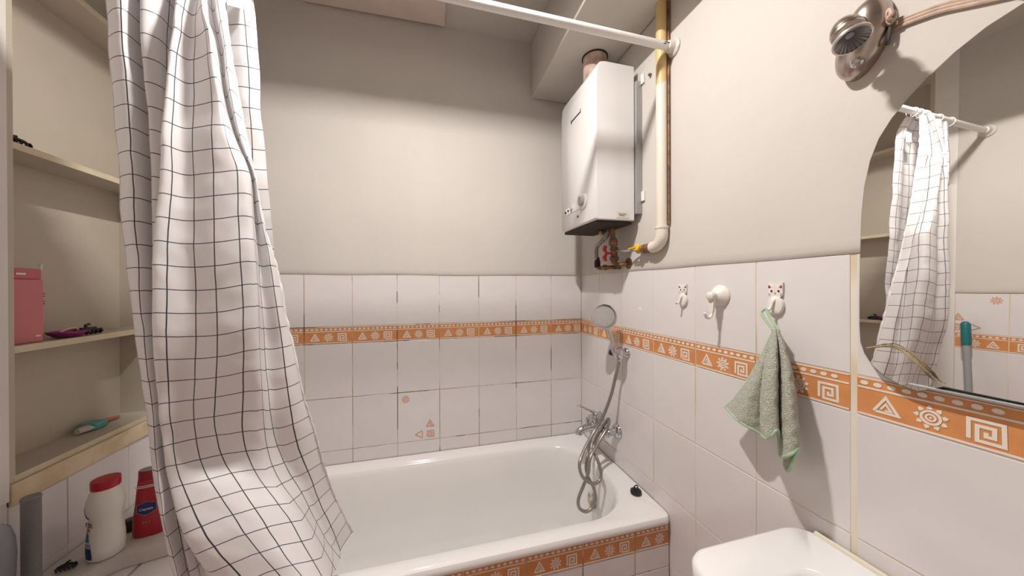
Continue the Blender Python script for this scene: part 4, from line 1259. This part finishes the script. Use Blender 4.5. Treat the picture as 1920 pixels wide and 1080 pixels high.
# ------------------------------------------------------------------ mirror
MIRR = mat('mirror_silver', (0.90, 0.89, 0.87), 0.008, 1.0)
MEDGE = mat('mirror_edge_grey', (0.25, 0.25, 0.25), 0.3, 0.3)
outl = [(1612, 610), (1612, 560), (1613, 480), (1616, 400), (1621, 350), (1632, 300), (1648, 260), (1672, 222), (1700, 188), (1740, 145), (1790, 98), (1850, 50), (1920, 5)]
lo_ = [(1613, 640), (1621, 662), (1636, 685), (1660, 706), (1690, 722), (1722, 733)]
MTILT = 0.017
mz0 = 1.262
def mirx(z): return -.018 + (z - mz0) * MTILT
left = []
for px, py in outl[::-1]:
    q = at(px, py, x=-.012); q = at(px, py, x=mirx(q.z)); left.append((q.y, q.z))
low = []
for px, py in lo_:
    q = at(px, py, x=-.018); low.append((q.y, q.z))
cy = -1.525
half = [(cy, left[0][1] + .022), (-1.465, left[0][1] + .016)] + left + low
half += [(-1.34, 1.2635), (-1.40, mz0), (cy, mz0)]
right = [(2 * cy - y, z) for y, z in half[::-1]]
full = half + right[1:-1]
mir = empty('wall_mirror', (-.004, cy, mz0), 'frameless wall mirror with an arched top on the right wall', 'mirror')
f = lambda y, z, n: Vector((mirx(z) - n, y, z))
bm = prism(B(), full, f, -.0008, 0.0)
addpart('glass', bm, MIRR, mir)
cyz = (cy, 1.55)
big = [(cyz[0] + (y - cyz[0]) * 1.004, cyz[1] + (z - cyz[1]) * 1.005) for y, z in full]
addpart('backing', prism(B(), big, f, -.0055, -.0010), MEDGE, mir)
addpart('support_strip', box(B(), -.022, -.0005, 2 * cy + 1.30, -1.30, mz0 - .008, mz0 - .0042, .001), STEEL, mir)
STRAW = mat('strip_straw', (0.56, 0.42, 0.20), 0.7, col2=(0.10, 0.07, 0.04), vscale=38)
sp2 = [at(px, py, x=-.024) for px, py in ((1625, 653), (1645, 650), (1668, 650), (1690, 657), (1706, 668), (1722, 684), (1738, 700), (1752, 713), (1764, 720))]
bm = tube(B(), catmull(sp2, 6), [.0030] * 20 + [.0026] * 20 + [.0018] * 9, 8, flat=.5)
tube(bm, catmull([p + Vector((-.002, .001, .003 * math.sin(i * 1.7) + .002)) for i, p in enumerate(sp2[1:8])], 5), .0009, 6)
setp(addpart('peeling_strip', bm, STRAW, smooth=True), 'yellowed peeling strip of sealant across the lower corner of the mirror', 'strip')

# ------------------------------------------------------------------ washbasin
bas = empty('washbasin', (-.18, -1.40, .10), 'white ceramic washbasin against the right wall', 'washbasin')
bx0, bx1, by0, by1 = -.340, -.006, -1.66, -1.108
BZ = .872
def bl(i, r, z, x1=None, j=0): return [(x, y, z) for x, y in rrect(bx0 + i + j * .3, (bx1 if x1 is None else x1), by0 + i + j, by1 - i - j, r, 8)]
bm = loft(B(), [bl(.10, .06, .70), bl(.05, .06, .76), bl(.012, .06, .825), bl(.0, .055, .84), bl(.0, .055, .860), bl(.004, .053, .868), bl(.012, .05, BZ),
                bl(.055, .045, BZ - .002, -.10, .04), bl(.063, .045, BZ - .007, -.106, .04), bl(.072, .05, .845, -.118, .04), bl(.085, .05, .79, -.13, .04), bl(.10, .045, .755, -.15, .04)], True, True)
addpart('bowl', bm, CERAMIC, bas, True)
addpart('pedestal', loft(B(), [[(-.165 + .10 * k * math.cos(t), -1.384 + .12 * k * math.sin(t), z) for t in [2 * PI * j / 24 for j in range(24)]] for z, k in ((.001, 1), (.03, .95), (.2, .75), (.5, .72), (.72, .95))], True, True), CERAMIC, bas, True)
addpart('sealant', tube(B(), [(-.0085, -1.150, BZ + .001), (-.0085, -1.655, BZ + .001)], .0062, 8), mat('sealant_yellow', (0.76, 0.70, 0.56), 0.6), bas, True)
bm = lathe(B(), [(.022, 0), (.022, .006), (.017, .010), (.017, .07), (.015, .08), (.0005, .082)], (-.058, -1.384, BZ - .001), (0, 0, 1), 20)
tube(bm, catmull([(-.058, -1.384, BZ + .05), (-.10, -1.384, BZ + .058), (-.145, -1.384, BZ + .045)], 5), .010, 12)
addpart('tap', bm, CHROME, bas, True)

# ------------------------------------------------------------------ mop leaning on the left wall (seen in the mirror)
mop = empty('mop', (-1.70, -.79, 0.002), 'grey mop handle with a teal grip leaning on the left wall, seen in the mirror', 'mop')
mt_, mb_ = Vector((-1.872, -.675, 1.31)), Vector((-1.70, -.79, .06))
tl = mt_.lerp(mb_, .09)
addpart('handle', tube(B(), [tl, mb_], .0125, 16), mat('mop_grey', (0.30, 0.31, 0.32), 0.4), mop, True)
addpart('grip', tube(B(), [mt_, mt_.lerp(mb_, .004), mt_.lerp(mb_, .012), mt_.lerp(mb_, .095)], [.006, .013, .0165, .0165], 16), mat('mop_teal', (0.005, 0.14, 0.15), 0.4), mop, True)
bm = box(B(), -1.80, -1.60, -.84, -.74, .03, .06, .008)
addpart('head', bm, mat('mop_teal2', (0.01, 0.15, 0.16), 0.5), mop)
bm = B()
for k in range(40):
    x = -1.80 + .2 * (k % 20) / 19; y = -.83 if k < 20 else -.75
    tube(bm, [(x, y, .034), (x + random.uniform(-.01, .01), y + (-.015 if k < 20 else .015), .018), (x + random.uniform(-.01, .01), y + (-.02 if k < 20 else .02), .006)], .004, 6)
fr_ = addpart('fringe', bm, mat('mop_white', (0.7, 0.7, 0.68), 0.9), mop)
fr_['kind'] = 'stuff'
